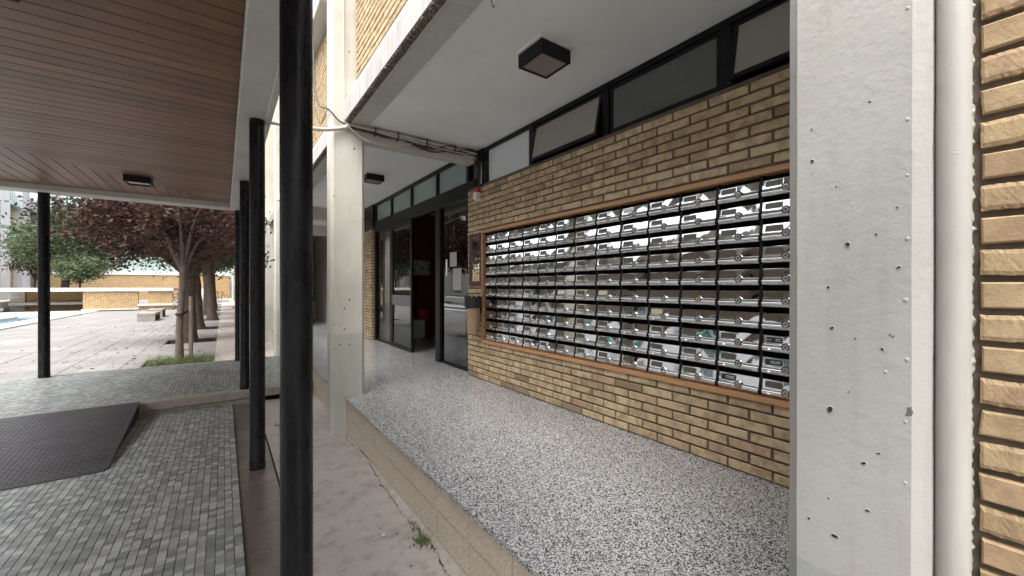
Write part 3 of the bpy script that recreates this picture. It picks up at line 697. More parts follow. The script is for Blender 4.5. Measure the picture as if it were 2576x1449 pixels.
# near brick wall on the right edge
nw = thing('facade_wall', (1.25, -.5, 0), 'sunlit tan brick facade wall at the right edge with deep brown joints', 'wall')
MB().box(1.252, 1.45, -3, .205, -.1, 7).build('mortar', M['mortar'], nw)
brickwork(nw, 'x', 1.246, .128, -1.2, .0, 52, 'brick_near', cap=80, phase=0)
mm = rough(MB().prism([(1.232, .140), (1.252, .131), (1.256, .20), (1.232, .19)], 'z', 0, 6.5), 700, .0022, 9)
mm.build('sealant', M['white_paint'], nw)
# end wall closing the arcade behind the near column
single('return_wall', MB().box(1.13, 2.75, .20, .36, -.1, 3.3), M['white_paint'], 'pale end wall of the arcade behind the near column', 'wall')

# ------------------------------------------------------------------ arcade ceiling, beams, facade above
ZCE = 3.123
m = MB(); m.box(1.20, 2.66, .36, 4.30, ZCE, ZCE + .12); m.box(1.20, 2.75, 4.44, 9.72, 3.215, 3.33); m.box(1.20, 2.75, 9.86, 15.7, 3.215, 3.33); m.box(1.2, 2.75, 15.7, 66, 3.215, 3.33)
single('ceiling', m, M['ceiling'], 'white plaster ceiling of the arcade', 'ceiling', kind='structure')
m = MB(); m.prism([(4.30, 2.965), (4.44, 2.965), (4.44, 3.4), (4.30, 3.4)], 'x', 1.17, 2.49); m.box(1.0, 1.2, 4.31, 4.43, 3.0, 3.4)
XB1 = single('cross_beam', m, M['pilaster'], 'pale concrete beam above the near column carrying a bundle of cables', 'beam', 'arcade cross beams', base=(1.8, 4.37, 2.965))
for i, y in enumerate((9.72, 12.6)):
    single('cross_beam', MB().box(1.17, 2.63, y, y + .14, 2.93, 3.4, .004), M['pilaster'], ['pale concrete cross beam at the far end of the entrance', 'pale concrete cross beam deep in the arcade, second beyond the entrance'][i], 'beam', 'arcade cross beams', base=(1.8, y, 2.93))

def facade_bay(y0, y1, label, seed, cap):
    t = thing('facade_panel', (1.1, (y0 + y1) / 2, 3.1), label, 'facade', 'upper facade panels')
    z = ZCE
    n = max(4, int((y1 - y0) / .12)); r = random.Random(seed)
    # white lower band with sloping weathered top
    m = MB(); m.prism([(.985, z - .004), (1.05, z - .004), (1.25, z + .02), (1.25, z + .47), (1.10, z + .43), (1.0, z + .235), (.985, z + .17)], 'y', y0, y1); m.build('concrete_band', M['band'], t)
    m = MB(); r = random.Random(seed + 1); y = y0
    while y < y1 - .02:
        l = r.uniform(.006, .022); m.box(.99 + r.uniform(-.003, .012), 1.04 + r.uniform(-.006, .004), y, min(y + l, y1), z - .010 - r.uniform(0, .014), z - .005); y += l + r.uniform(.001, .006)
    m.build('broken_render', M['rough_edge'], t, kind='stuff')
    m = MB(); m.box(1.052, 1.225, y0, y1, z - .012, z + .02, .006); m.box(1.045, 1.062, y0, y1, z - .020, z - .0125, .003); m.build('soffit', M['canopy_paint'], t)
    MB().box(1.112, 1.25, y0, y1, z + .40, 7).build('mortar', M['mortar'], t)
    brickwork(t, 'x', 1.105, y1 - .01, y0, z + .435, 40, 'brick_dark', cap=cap, phase=seed)
    return t
facade_bay(.39, 4.285, 'tan brick facade panel over white band, above the mailbox bay', 1, 200)
facade_bay(4.495, 9.675, 'tan brick facade panel above the entrance bay, behind the near post', 2, 160)
facade_bay(9.885, 12.545, 'tan brick facade panel above the bay past the walkway', 3, 60)
fp = thing('facade_panel', (1.1, 30, 3.1), 'long upper facade receding over the far arcade', 'facade', 'upper facade panels')
m = MB(); m.box(1.0, 1.25, 12.76, 66, 3.12, 3.5); m.build('concrete_band', M['white_paint'], fp)
m = MB(); m.box(1.1, 1.3, 12.76, 66, 3.5, 7); m.build('far_brick_face', M['brickfar'], fp)
m = MB(); m.box(1.35, 1.5, 12.76, 66, PZ, 3.12); m.build('ground_floor_face', M['brickfar'], fp)
m = MB(); m.box(1.0, 5.5, .36, 66, 7, 7.4); m.build('roof_edge', M['white_paint'], fp)
# first floor window sill seen past the near post
sw = thing('upper_window', (1.0, 8.0, 5.6), 'grey window sill high on the facade above the entrance', 'window')
MB().box(.93, 1.12, 5.2, 9.5, 4.85, 4.95, .01).build('sill', M['far_grey'], sw)
MB().box(1.06, 1.102, 5.2, 9.5, 4.95, 6.6).build('pane', M['far_win'], sw)

# ceiling lamps of the arcade
def ceil_lamp(cx, cy_, zc, label):
    t = thing('ceiling_lamp', (cx, cy_, zc), label, 'lamp', 'black square ceiling lamps')
    h = .131; z0, z1 = zc - .105, zc - .012; w = .02; m = MB()
    for a in ((-h, h, -h, -h + w), (-h, h, h - w, h), (-h, -h + w, -h + w, h - w), (h - w, h, -h + w, h - w)): m.box(cx + a[0], cx + a[1], cy_ + a[2], cy_ + a[3], z0, z1, .0025)
    m.build('housing', M['blackframe'], t)
    MB().box(cx - h + w, cx + h - w, cy_ - h + w, cy_ + h - w, z0 + .006, z0 + .012).build('diffuser', M['diffuser'], t)
    m = MB(); r = random.Random(int(cy_ * 10)); pts = []
    for k in range(28):
        a = k / 28 * 8; s = int(a) // 2; f = (a % 2) - 1; H = h + .006 + r.uniform(0, .014)
        pts.append([(f * H, -H), (H, f * H), (-f * H, H), (-H, -f * H)][s])
    m.add([(cx + p[0], cy_ + p[1], zc - .011) for p in pts] + [(cx + p[0] * .99, cy_ + p[1] * .99, zc) for p in pts], [tuple(range(28))[::-1]] + [(i, (i + 1) % 28, 28 + (i + 1) % 28, 28 + i) for i in range(28)]); m.build('plaster_pad', M['ceiling'], t)
ceil_lamp(1.845, 2.207, ZCE, 'black square lamp on the ceiling in front of the mailbox wall')
ceil_lamp(1.915, 6.45, 3.215, 'black square lamp on the ceiling before the glass entrance')
ceil_lamp(1.84, 10.7, 3.215, 'black square lamp deep in the arcade, beyond the near column')
hk = MB(); hk.tube(spline([(1.26, 1.98, ZCE), (1.265, 1.98, ZCE - .03), (1.275, 1.98, ZCE - .045), (1.285, 1.98, ZCE - .03)], 5), .003, 6)
single('ceiling_hook', hk, M['cable_dark'], 'small dark hook in the ceiling beside the edge beam', 'hook', smooth=True)

# ------------------------------------------------------------------ mailbox wall
WX = 2.53
mw = thing('brick_wall', (WX, 2.6, PZ), 'tan brick wall around the steel mailboxes', 'wall')
FY0, FY1, FZ0, FZ1 = .80, 4.168, .800, 2.137
m = MB(); m.box(WX + .004, 2.75, .36, FY0, PZ - .01, 2.69); m.box(WX + .004, 2.75, FY1, 4.515, PZ - .01, 2.69); m.box(WX + .004, 2.75, FY0, FY1, PZ - .01, FZ0); m.box(WX + .004, 2.75, FY0, FY1, FZ1, 2.69); m.box(2.66, 2.75, FY0, FY1, FZ0, FZ1)
m.build('mortar', M['mortar'], mw)
brickwork(mw, 'x', WX, 4.523, .62, PZ + .002, 36, 'brick', skip=[(FY0, FY1, FZ0, FZ1)], part_if=lambda x, y, z: y > .86, cap=300)
brickwork(mw, 'y', 4.4, 2.55, 2.75, PZ + .002, 36, 'brick', cap=0) if False else None

bank = thing('mailbox_bank', (2.52, 2.5, FZ0), 'large bank of polished steel mailboxes in a wooden frame', 'mailboxes')
w = .038; m = MB()
MB().box(2.503, 2.60, FY0, FY1, FZ1 - w + .006, FZ1, .002).build('frame_top', M['frame_wood'], bank)
MB().box(2.503, 2.60, FY0, FY1, FZ0, FZ0 + w - .006, .002).build('frame_bottom', M['frame_wood'], bank)
MB().box(2.503, 2.60, FY1 - w + .004, FY1, FZ0 + w - .006, FZ1 - w + .006, .002).build('frame_side', M['frame_wood'], bank)
MB().box(2.503, 2.60, FY0, FY0 + .02, FZ0 + w - .006, FZ1 - w + .006, .002).build('frame_side', M['frame_wood'], bank)
MB().box(2.60, 2.63, FY0, FY1, FZ0, FZ1).build('carcass', M['blackmatte'], bank)
MX0 = 4.136; MW = .2542; NZ = 10; MZT = 2.103; MH = (MZT - .834) / NZ
GA = .006; DW = MW - .020
prof = [(.0150, .0946), (.0125, .0940), (.0122, .0928), (.0039, .0458), (.0037, .0448), (.0034, .0432), (.0058, .0410), (.0058, .0392), (.0042, .0384)] + [(.0042 - .0112 * math.sin(math.pi * t_ / 12) ** .8, .0382 * (1 - t_ / 12)) for t_ in range(1, 12)] + [(.005, .0), (.012, .001)]
def door_mesh(seed):
    r = random.Random(seed); m = MB(); n = 9; V = []; F = []; k = len(prof)
    for i in range(n):
        y = -DW / 2 + DW * i / (n - 1)
        for (x, z) in prof: V.append((x + r.gauss(0, .00007), y, z))
    for i in range(n - 1):
        for j in range(k - 1): F.append((i * k + j, (i + 1) * k + j, (i + 1) * k + j + 1, i * k + j + 1))
    m.add(V, F); m.add([(.03, -DW / 2, .094), (.03, DW / 2, .094), (.03, DW / 2, 0), (.03, -DW / 2, 0)], [(0, 1, 2, 3)])
    m.add(V[:k] + V[-k:], [tuple(range(k)), tuple(range(2 * k - 1, k - 1, -1))])
    # raised rim round the lower pressed panel and thumb mark
    yl = DW / 2 - .035
    m.tube([(-.0068, yl - .008, .016), (-.0078, yl, .0165), (-.0068, yl + .010, .018)], [.0025, .0042, .002], 6)
    return m.mesh('mailbox', M['chrome'], smooth=True, angle=28)
DM = [door_mesh(s) for s in range(7)]
def plate_mesh():
    # holder lies on the slanted upper plate
    m = MB(); y0, y1 = .010, .106; z0, z1 = .0500, .0885
    def X(z): return .0037 + (z - .0448) * .1768
    def slab(a, b, c, d, off, th):
        m.add([(X(c) - off, a, c), (X(c) - off, b, c), (X(d) - off, b, d), (X(d) - off, a, d), (X(c) - off - th, a, c), (X(c) - off - th, b, c), (X(d) - off - th, b, d), (X(d) - off - th, a, d)],
              [(7, 6, 5, 4), (0, 1, 5, 4), (1, 2, 6, 5), (2, 3, 7, 6), (3, 0, 4, 7)])
    m.cur = 0; slab(y0, y1, z0, z1, -.001, .0025)
    m.cur = 1; slab(y0 + .0028, y1 - .0028, z0 + .0022, z1 - .0022, -.001, .0031)
    m.cur = 2
    for yy in (y0 + .0075, y1 - .0075):
        for zz in (z0 + .006, z1 - .006): slab(yy - .002, yy + .002, zz - .0015, zz + .0015, -.001, .0045)
    return m
PMV = {k: plate_mesh().mesh('name_plate', [M['chrome'], M[k], M['lock']]) for k in ('plate', 'plate_white', 'plate_cream', 'brass', 'plate_black')}
def lock_mesh(mat, hole=False):
    m = MB(); n = 20; ang = [2 * math.pi * i / n for i in range(n)]; zc = .0365
    def rings(rs_, cur):
        m.cur = cur; V = [(x, rr * math.cos(a), zc + rr * math.sin(a)) for (rr, x) in rs_ for a in ang]; k = len(rs_)
        m.add(V, [(i * n + j, i * n + (j + 1) % n, (i + 1) * n + (j + 1) % n, (i + 1) * n + j) for i in range(k - 1) for j in range(n)]); return V[-n:]
    rings([(.0222, .006), (.0226, -.0072), (.0208, -.0086)], 3)
    rings([(.0208, -.0086), (.0195, -.0070), (.0160, -.0068)], 2)
    if hole: last = rings([(.0160, -.0068), (.0125, -.0066), (.0118, .012)], 0)
    else: last = rings([(.0160, -.0068), (.0150, -.0110), (.0055, -.0120), (.0046, -.0095)], 0)
    m.cur = 1; m.add(last, [tuple(range(n))])
    if not hole: m.add([(-.0124, -.0012, .0325), (-.0124, .0012, .0325), (-.0124, .0012, .0410), (-.0124, -.0012, .0410)], [(0, 1, 2, 3)])
    return m.mesh('lock', [mat, M['blackmatte'], M['lock_ring'], M['chrome']], smooth=True, angle=35)
LK = {'n': lock_mesh(M['lock']), 'b': lock_mesh(M['brass']), 'h': lock_mesh(M['chrome'], True)}
special_plate = {(6, 6): 'plate_white', (8, 6): 'plate_cream', (10, 7): 'plate_cream', (13, 8): 'plate_black', (9, 1): 'plate_white', (13, 9): 'plate_black', (12, 10): 'plate_black'}
special_lock = {(11, 6): 'b', (11, 3): 'h', (10, 10): 'h'}
r = random.Random(21); ob = wloc(bank)
for c in range(1, 14):
    yc = MX0 - MW * (c - .5)
    for q in range(1, NZ + 1):
        zb = MZT - MH * q + .004
        d = bpy.data.objects.new('mailbox', DM[r.randrange(7)]); COL.objects.link(d); d.parent = bank; d.location = Vector((2.533, yc, zb)) - ob
        d.rotation_euler = (r.gauss(0, .003), r.gauss(0, .011), r.gauss(0, .011))
        pk = special_plate.get((c, q), 'plate'); p = bpy.data.objects.new('name_plate', PMV[pk]); COL.objects.link(p); p.parent = d
        lk = special_lock.get((c, q), 'n'); l = bpy.data.objects.new('lock', LK[lk]); COL.objects.link(l); l.parent = d; l.location = (0, -.006, 0)
        if lk == 'h': d['label'] = 'mailbox with an empty lock hole'
        if lk == 'b': d['label'] = 'mailbox with a brass lock'
        if pk in ('plate_white', 'plate_cream'): d['label'] = 'mailbox with a pale name card'
        if pk == 'plate_black':
            if (c, q) == (13, 8):
                fc = bpy.data.curves.new('plate_number', 'FONT'); fc.body = '111'; fc.size = .02; fc.extrude = .0002; fc.materials.append(M['text_white'])
                tmp_ = bpy.data.objects.new('plate_number', fc); fme = bpy.data.meshes.new_from_object(tmp_); bpy.data.objects.remove(tmp_); fo = bpy.data.objects.new('plate_number', fme); COL.objects.link(fo); fo.parent = d
                zc_ = .062; fo.location = (.0037 + (zc_ - .0448) * .1768 - .0036, .098, zc_); 
                fo.rotation_euler = Matrix(((0, .172, -.985), (-1, 0, 0), (0, .985, .172))).to_euler()
            m = MB()
            for s in range(2):
                zz = .073 - s * .009; x = .0037 + (zz - .0448) * .1768 - .0026; m.add([(x, .05 if (c, q) == (13, 8) else .075, zz), (x, .024, zz), (x + .0008, .024, zz + .0028), (x + .0008, .05 if (c, q) == (13, 8) else .075, zz + .0028)], [(0, 1, 2, 3)])
            link('lettering', m.mesh('lettering', M['text_white']), d)
for c in range(0, 14):
    y = MX0 - MW * c; m = MB(); n = []
    for q in range(NZ, 0, -1):
        zb = MZT - MH * q + .004
        for (x, z) in reversed(prof[1:-1:2]): n.append((2.533 + x - .001, zb + z))
        n.append((2.547, zb + .098)); n.append((2.547, zb + .123))
    n = sorted(n, key=lambda p: p[1]); zs = [(2.60, .806)] + [(2.546, .806)] + n + [(2.60, MZT)]
    V = []; F = []; k = len(n)
    for s in (-.0085, .0085):
        for p in n: V.append((p[0], y + s, p[1]))
    for p in n: V.append((2.60, y - .0085, p[1]))
    for p in n: V.append((2.60, y + .0085, p[1]))
    for j in range(k - 1): F += [(j, j + 1, k + j + 1, k + j), (j, 2 * k + j, 2 * k + j + 1, j + 1), (k + j, k + j + 1, 3 * k + j + 1, 3 * k + j)]
    m.add(V, F); m.build('divider', M['blackframe'], bank)

# ------------------------------------------------------------------ transom windows over the mailbox wall
tw = thing('transom_window', (2.56, 2.6, 2.69), 'black framed strip of transom windows above the mailbox wall', 'window')
XA, XBk = 2.535, 2.62; z0, z1 = 2.672, ZCE
MB().box(XA, XBk, .36, 4.30, z1 - .045, z1 - .002, .003).build('head_rail', M['blackframe'], tw)
MB().box(XA + .006, XBk, .36, 4.30, z0, z0 + .028, .003).build('sill_rail', M['blackframe'], tw)
for y in (4.12, 3.235, 2.26, 1.283): MB().box(XA - .004, XBk, y - .036, y + .036, z0 + .026, z1 - .044, .003).build('mullion', M['blackframe'], tw)
MB().box(XA + .03, XA + .04, 3.271, 4.084, z0 + .028, z1 - .045).build('panel', M['board_white'], tw)
def sash(y0_, y1_, tilt, mat):
    zt, zb = z1 - .05, z0 + .03; fr = .028; m = MB()
    f = lambda z: XA + .012 - (zt - z) / (zt - zb) * tilt
    def bar(ya, yb, za, zb_, th=.022):
        m.add([(f(za), ya, za), (f(za), yb, za), (f(zb_), yb, zb_), (f(zb_), ya, zb_), (f(za) + th, ya, za), (f(za) + th, yb, za), (f(zb_) + th, yb, zb_), (f(zb_) + th, ya, zb_)],
              [(3, 2, 1, 0), (4, 5, 6, 7), (0, 1, 5, 4), (2, 3, 7, 6), (1, 2, 6, 5), (3, 0, 4, 7)])
    bar(y0_, y1_, zb, zb + fr); bar(y0_, y1_, zt - fr, zt); bar(y0_, y0_ + fr, zb + fr, zt - fr); bar(y1_ - fr, y1_, zb + fr, zt - fr)
    s = m.build('sash', M['blackframe'], tw); m = MB()
    a, b = zb + fr - .004, zt - fr + .004
    m.add([(f(a) + .009, y0_ + fr - .004, a), (f(a) + .009, y1_ - fr + .004, a), (f(b) + .009, y1_ - fr + .004, b), (f(b) + .009, y0_ + fr - .004, b)], [(3, 2, 1, 0)]); m.build('pane', M[mat], s)
sash(2.300, 3.195, .075, 'pane_frost'); sash(1.323, 2.220, .0, 'pane_dark'); sash(.40, 1.243, .075, 'pane_frost')
MB().box(2.66, 2.70, .36, 4.3, 2.6, 3.2).build('backing', M['blackmatte'], tw)
MB().box(2.525, 2.62, 4.16, 4.30, 2.68, 3.2, .004).build('corner_post', M['blackframe'], tw)

# ------------------------------------------------------------------ glazed entrance
EX = 2.63
en = thing('glass_entrance', (EX, 6.6, PZ), 'black framed glazed entrance with transom panes and one open doorway', 'entrance')
YE0, YE1 = 4.42, 8.64
MB().box(EX - .035, EX + .045, YE0, YE1, 3.155, 3.213, .003).build('head_rail', M['blackframe'], en)
MB().box(EX - .045, EX + .045, YE0, YE1, 2.66, 2.825, .003).build('transom_beam', M['blackframe'], en)
MB().box(EX - .04, EX + .045, YE0, YE1, 2.615, 2.659, .003).build('door_head', M['blackframe'], en)
MB().box(EX - .03, EX + .03, YE0, 5.45, PZ, PZ + .03, .003).build('threshold', M['blackframe'], en)
MB().box(EX - .03, EX + .03, 7.66, YE1, PZ, PZ + .03, .003).build('threshold', M['blackframe'], en)
for (y, w_) in ((5.555, .15), (7.62, .12), (8.605, .07)): MB().box(EX - .042, EX + .042, y - w_ / 2, y + w_ / 2, PZ, 2.615, .003).build('door_post', M['blackframe'], en)
for y in (4.66, 5.60, 6.62, 7.62, 8.605): MB().box(EX - .036, EX + .036, y - .035, y + .035, 2.825, 3.155, .003).build('transom_mullion', M['blackframe'], en)
for a, b in ((4.695, 5.565), (5.635, 6.585), (6.655, 7.585), (7.655, 8.57)): MB().box(EX - .003, EX + .003, a, b, 2.825, 3.155).build('transom_pane', M['pane_green'], en)
for a, b in ((4.42, 5.48), (7.68, 8.57)): MB().box(EX - .003, EX + .003, a, b, PZ + .03, 2.615).build('side_pane', M['glass'], en)
leaf = thing('door_leaf_pivot', (0, 0, 0), None, None); bpy.data.objects.remove(leaf)
ym0, ym1 = 6.56, 7.555; fx = EX - .03; m = MB()
m.box(fx - .02, fx + .02, ym0, ym0 + .055, PZ + .008, 2.605, .003); m.box(fx - .02, fx + .02, ym1 - .055, ym1, PZ + .008, 2.605, .003)
m.box(fx - .019, fx + .019, ym0 + .055, ym1 - .055, PZ + .008, PZ + .075, .003); m.box(fx - .019, fx + .019, ym0 + .055, ym1 - .055, 2.53, 2.605, .003)
dl = m.build('door_leaf', M['blackframe'], en)
MB().box(fx - .024, fx + .024, ym0 + .052, ym1 - .052, 1.135, 1.32, .003).build('push_plate', simple('grey_metal', (.16, .16, .16), .45, .1, 5, 0), dl)
MB().box(fx - .003, fx + .003, ym0 + .05, ym1 - .05, PZ + .07, 1.14).build('pane', M['glass'], dl)
MB().box(fx - .003, fx + .003, ym0 + .05, ym1 - .05, 1.315, 2.54).build('pane', M['glass'], dl)
for i, (a, b, c, d) in enumerate(((5.31, 5.35, 1.62, 1.86), (5.02, 5.22, 1.75, 1.95), (4.88, 5.13, 1.42, 1.72))): MB().box(EX - .006, EX - .0042, a, b, c, d).build('sticker', M['plate_white' if i == 0 else 'pane_frost'], en)
m = MB(); m.lathe([(.03, 0), (.028, .02), (.015, .03)], 16); 
# hall behind the glass
hall = thing('entrance_hall', (4, 6.8, PZ), 'dim entrance hall with dark red timber wall behind the glass doors', 'room', kind='structure')
MB().box(2.75, 6, 4.0, 9.3, PZ - .1, PZ - .001).build('hall_floor', M['terrazzo'], hall)
MB().box(2.75, 6, 4.0, 9.3, 3.2, 3.3).build('hall_ceiling', M['ceiling'], hall)
m = MB(); x = 2.78
while x < 6: m = MB(); m.box(x + .002, min(x + .24, 6) - .002, 9.15, 9.2, PZ, 3.2, .003); m.build('wall_panel', M['redwood'], hall); x += .24
MB().box(5.9, 6, 4, 9.2, PZ, 3.2).build('hall_side', M['redwood'], hall); MB().box(2.75, 6, 3.95, 4.05, PZ, 3.2).build('hall_end', M['far_grey'], hall)
pic = thing('picture', (3.65, 9.14, 1.9), 'monochrome print in a thin pale frame on the dark red wall', 'picture')
MB().box(3.28, 4.06, 9.12, 9.148, 1.74, 2.10, .003).build('picture_frame', M['lock'], pic)
MB().box(3.295, 4.045, 9.117, 9.121, 1.755, 2.085).build('print', M['picture'], pic)
rb = MB(); rb.lathe([(.13, 0), (.135, .05), (.165, .5), (.17, .56), (.16, .60), (.10, .625), (.0, .63)], 20)
o = link('red_bin', rb.mesh('red_bin', M['red'], smooth=True), None, (3.78, 8.85, PZ)); tag(o, 'dark red round topped bin standing inside the doorway', 'bin')
def planter(x0, x1, y0, y1, label):
    t = thing('planter_block', ((x0 + x1) / 2, (y0 + y1) / 2, PZ), label, 'planter', 'stone planter blocks')
    MB().box(x0, x1, y0, y1, .44, .79, .008).build('block', M['terrblock'], t)
    MB().box(x0 + .1, x0 + .2, y0 + .06, y0 + .16, PZ, .44).build('foot', M['bench'], t); MB().box(x1 - .16, x1 - .04, y0 + .06, y0 + .16, PZ, .44).build('foot', M['bench'], t)
M['terrblock'] = m_terrazzo('block_terrazzo', (.42, .43, .41), (.14, .14, .13), 120, .5, .4)
planter(2.74, 3.32, 7.72, 8.25, 'grey terrazzo block behind the open glass door'); planter(3.0, 3.6, 4.75, 5.35, 'grey terrazzo block behind the fixed glass next to the brick wall')
# brick pier beyond the entrance
pier = thing('brick_pier', (2.6, 9.2, PZ), 'tan brick pier at the far side of the glass entrance', 'wall')
MB().box(2.537, 2.75, 8.655, 9.72, PZ - .01, 2.70).build('mortar', M['mortar'], pier)
brickwork(pier, 'x', 2.53, 8.645, 9.72, PZ + .002, 36, 'brick', cap=150)
brickwork(pier, 'y', 8.648, 2.525, 2.63, PZ + .002, 36, 'brick', cap=40, phase=1)
MB().box(2.56, 2.7, 8.66, 9.72, 2.70, 3.2).build('dark_panel', M['blackframe'], pier)

# stair wall at the end of the arcade
sw_ = thing('stair_wall', (1.9, 15.8, PZ), 'olive mosaic stair wall at the end of the arcade', 'wall')
MB().box(1.2, 2.75, 15.7, 15.9, .95, 3.05).build('mosaic_face', M['mosaicwall'], sw_); MB().box(1.2, 2.75, 15.6, 15.9, PZ, .94, .01).build('stone_base', M['terr_beige'], sw_); MB().box(1.2, 2.75, 15.68, 15.9, 3.06, 3.2).build('lintel', M['pilaster'], sw_)
m = MB(); m.tube([(1.62, 15.62, 1.45), (2.4, 15.62, 1.95)], .02, 8); m.build('handrail', M['blackframe'], sw_)
wp = thing('barrier_post', (1.52, 14.6, PZ), 'thin white barrier post in the arcade passage', 'post')
MB().box(1.505, 1.535, 14.585, 14.615, PZ, 1.28, .003).build('post_shaft', M['white_plastic'], wp); MB().box(1.43, 1.61, 14.58, 14.62, 1.28, 1.36, .006).build('cross_piece', M['white_plastic'], wp)
# side walls beyond the entrance
single('side_wall', MB().box(2.63, 2.75, 9.72, 15.7, PZ, 3.2), M['far_grey'], 'grey inner wall of the arcade beyond the entrance', 'wall')

# ------------------------------------------------------------------ notice board, bin, alarm
nb_ = thing('notice_board', (2.51, 4.3, 1.5), 'brown framed notice board with a paper, left of the mailboxes', 'notice board')
y0, y1, za, zb = 4.172, 4.448, 1.478, 2.112; f = .045; m = MB()
m.box(2.495, 2.522, y0, y1, za, za + .055, .003); m.box(2.495, 2.522, y0, y1, zb - f, zb, .003); m.box(2.496, 2.522, y1 - f - .02, y1, za + .055, zb - f, .003); m.box(2.496, 2.522, y0, y0 + .02, za + .055, zb - f, .003); m.build('board_frame', M['dark_wood'], nb_)
MB().box(2.512, 2.516, y0 + .02, y1 - .065, za + .055, zb - f).build('paper_sheet', M['paper'], nb_)
MB().quad((2.506, y0 + .02, za + .055), (2.506, y1 - .065, za + .055), (2.506, y1 - .065, zb - f), (2.506, y0 + .02, zb - f)).build('glazing', M['glass'], nb_)
bn = thing('litter_bin', (2.405, 4.185, .915), 'tan wall mounted litter bin lined with a black bag', 'bin')
m = MB(); m.lathe([(.068, 0), (.070, .005), (.090, .36), (.092, .43), (.088, .43), (.082, .36)], 28, (2.405, 4.185, .915)); m.build('bin_body', M['binbrown'], bn, smooth=True)
m = MB(); r = random.Random(4); V = []; F = []; n = 36; rings = [(.0935, .30), (.099, .32), (.1, .37), (.101, .42), (.098, .437), (.088, .432), (.08, .36)]
for (rr, z) in rings:
    for k in range(n): a = 2 * math.pi * k / n; q = rr + r.gauss(0, .0022); V.append((2.405 + q * math.cos(a), 4.185 + q * math.sin(a), .915 + z + r.gauss(0, .006)))
for i in range(len(rings) - 1):
    for k in range(n): F.append((i * n + k, i * n + (k + 1) % n, (i + 1) * n + (k + 1) % n, (i + 1) * n + k))
m.add(V, F); m.build('bin_bag', M['bag'], bn, smooth=True)
MB().box(2.48, 2.525, 4.15, 4.22, 1.15, 1.25).build('bracket', M['blackframe'], bn)
al = thing('alarm_sounder', (2.5, 4.24, 2.5), 'small red and white alarm sounder high on the brick wall', 'alarm')
MB().box(2.475, 2.521, 4.195, 4.275, 2.60, 2.655, .008).build('beacon', M['red_plastic'], al)
m = MB(); m.prism([(4.205, 2.515), (4.245, 2.505), (4.285, 2.54), (4.28, 2.60), (4.205, 2.60)], 'x', 2.462, 2.521); m.build('sounder_body', M['white_plastic'], al)

# ------------------------------------------------------------------ cables on the cross beam
def cable(name, pts, rr, mat, label, n=7):
    m = MB(); m.tube(spline(pts, n), rr, 7); o = single(name, m, M[mat], label, 'cable', 'cables along the cross beam', smooth=True, base=tuple(pts[0])); return o
yb = 4.285
r = random.Random(31)
labels = ['dark cable in the bundle along the cross beam, drooping lowest', 'dark cable in the bundle along the top of the cross beam', 'thin dark cable sagging at the middle of the cross beam', 'thin brown cable looping under the beam bundle', 'dark cable running along the beam edge to the corner']
for i in range(5):
    pts = []
    for k in range(9):
        x = 1.02 + (2.50 - 1.02) * k / 8; z = 3.095 - .012 * i + r.gauss(0, .008) - (.05 if i in (2, 3) and k in (4, 5) else 0) - (.035 if i == 0 and k in (2, 3, 6) else 0); pts.append((x, yb - r.uniform(.0, .025), z))
    pts.append((2.50, 4.27, 2.95 + r.uniform(-.03, .03)))
    cable('cable', pts, .0075 + .0015 * (i % 3), 'cable_dark', labels[i])
cable('cable', [(1.0, yb - .01, 3.09), (1.25, yb - .015, 3.088), (1.7, yb - .018, 3.085), (2.1, yb - .015, 3.08), (2.5, yb - .01, 3.07)], .019, 'conduit', 'thick grey sheathed trunk cable along the top of the cross beam')
cable('cable', [(1.0, yb - .02, 3.08), (1.25, yb - .03, 3.075), (1.45, yb - .03, 3.06), (1.7, yb - .035, 3.055), (2.0, yb - .03, 3.04), (2.3, yb - .03, 3.035), (2.52, yb - .01, 3.02), (2.53, 4.2, 2.96), (2.52, 4.19, 2.7)], .006, 'cable_white', 'pale cable draped across the cross beam to the alarm')
cable('cable', [(.975, 4.27, 5.6), (.975, 4.27, 4.4), (.978, 4.268, 3.6), (.985, 4.262, 3.2), (1.03, 4.25, 3.06), (1.15, 4.245, 2.975), (1.32, 4.25, 2.945), (1.5, 4.26, 2.96), (1.68, yb - .02, 3.03)], .006, 'cable_white', 'white cable hanging down the column face and looping over the beam')
cable('cable', [(.79, 5.0, 5.3), (.80, 4.9, 4.3), (.80, 4.75, 3.6), (.80, 4.55, 3.33), (.84, 4.28, 3.2), (.93, 4.27, 3.11), (1.04, 4.27, 3.075)], .008, 'cable_dark', 'dark cable swinging past the column down to the beam', 9)
cable('cable', [(.80, 4.85, 4.0), (.79, 4.75, 3.45), (.80, 4.6, 3.2), (.81, 4.48, 3.12), (.84, 4.35, 3.22), (.84, 4.29, 3.19)], .004, 'cable_dark', 'thin dark cable loop beside the column')
m = MB(); m.tube(spline([(.30, 4.12, 2.90), (.68, 4.2, 2.95), (.86, 4.25, 3.0), (1.03, 4.262, 3.065)], 6), .019, 12); m.tube([(.985, 4.255, 3.05), (1.03, 4.262, 3.068)], .023, 12)
single('conduit', m, M['conduit'], 'pale conduit pipe bridging from canopy to column', 'pipe', smooth=True, base=(.3, 4.12, 2.9))
for k, x in enumerate((1.28, 1.52, 1.85, 2.2)): MB().box(x, x + .012, yb - .045, 4.302, 3.035, 3.11).build('cable_clip', M['cable_dark'], XB1)
m = MB(); m.tube(spline([(.9, 8.9, 3.0), (.9, 8.5, 3.02), (.92, 8.1, 3.03)], 4), .012, 8); m.lathe([(.0, 0), (.05, .01), (.06, .06), (.05, .11), (0, .12)], 14, (.80, 8.2, 2.97))
single('wall_light', m, M['white_plastic'], 'small white wall lamp on a bracket behind the near post', 'lamp', smooth=True, base=(.8, 8.2, 2.97))
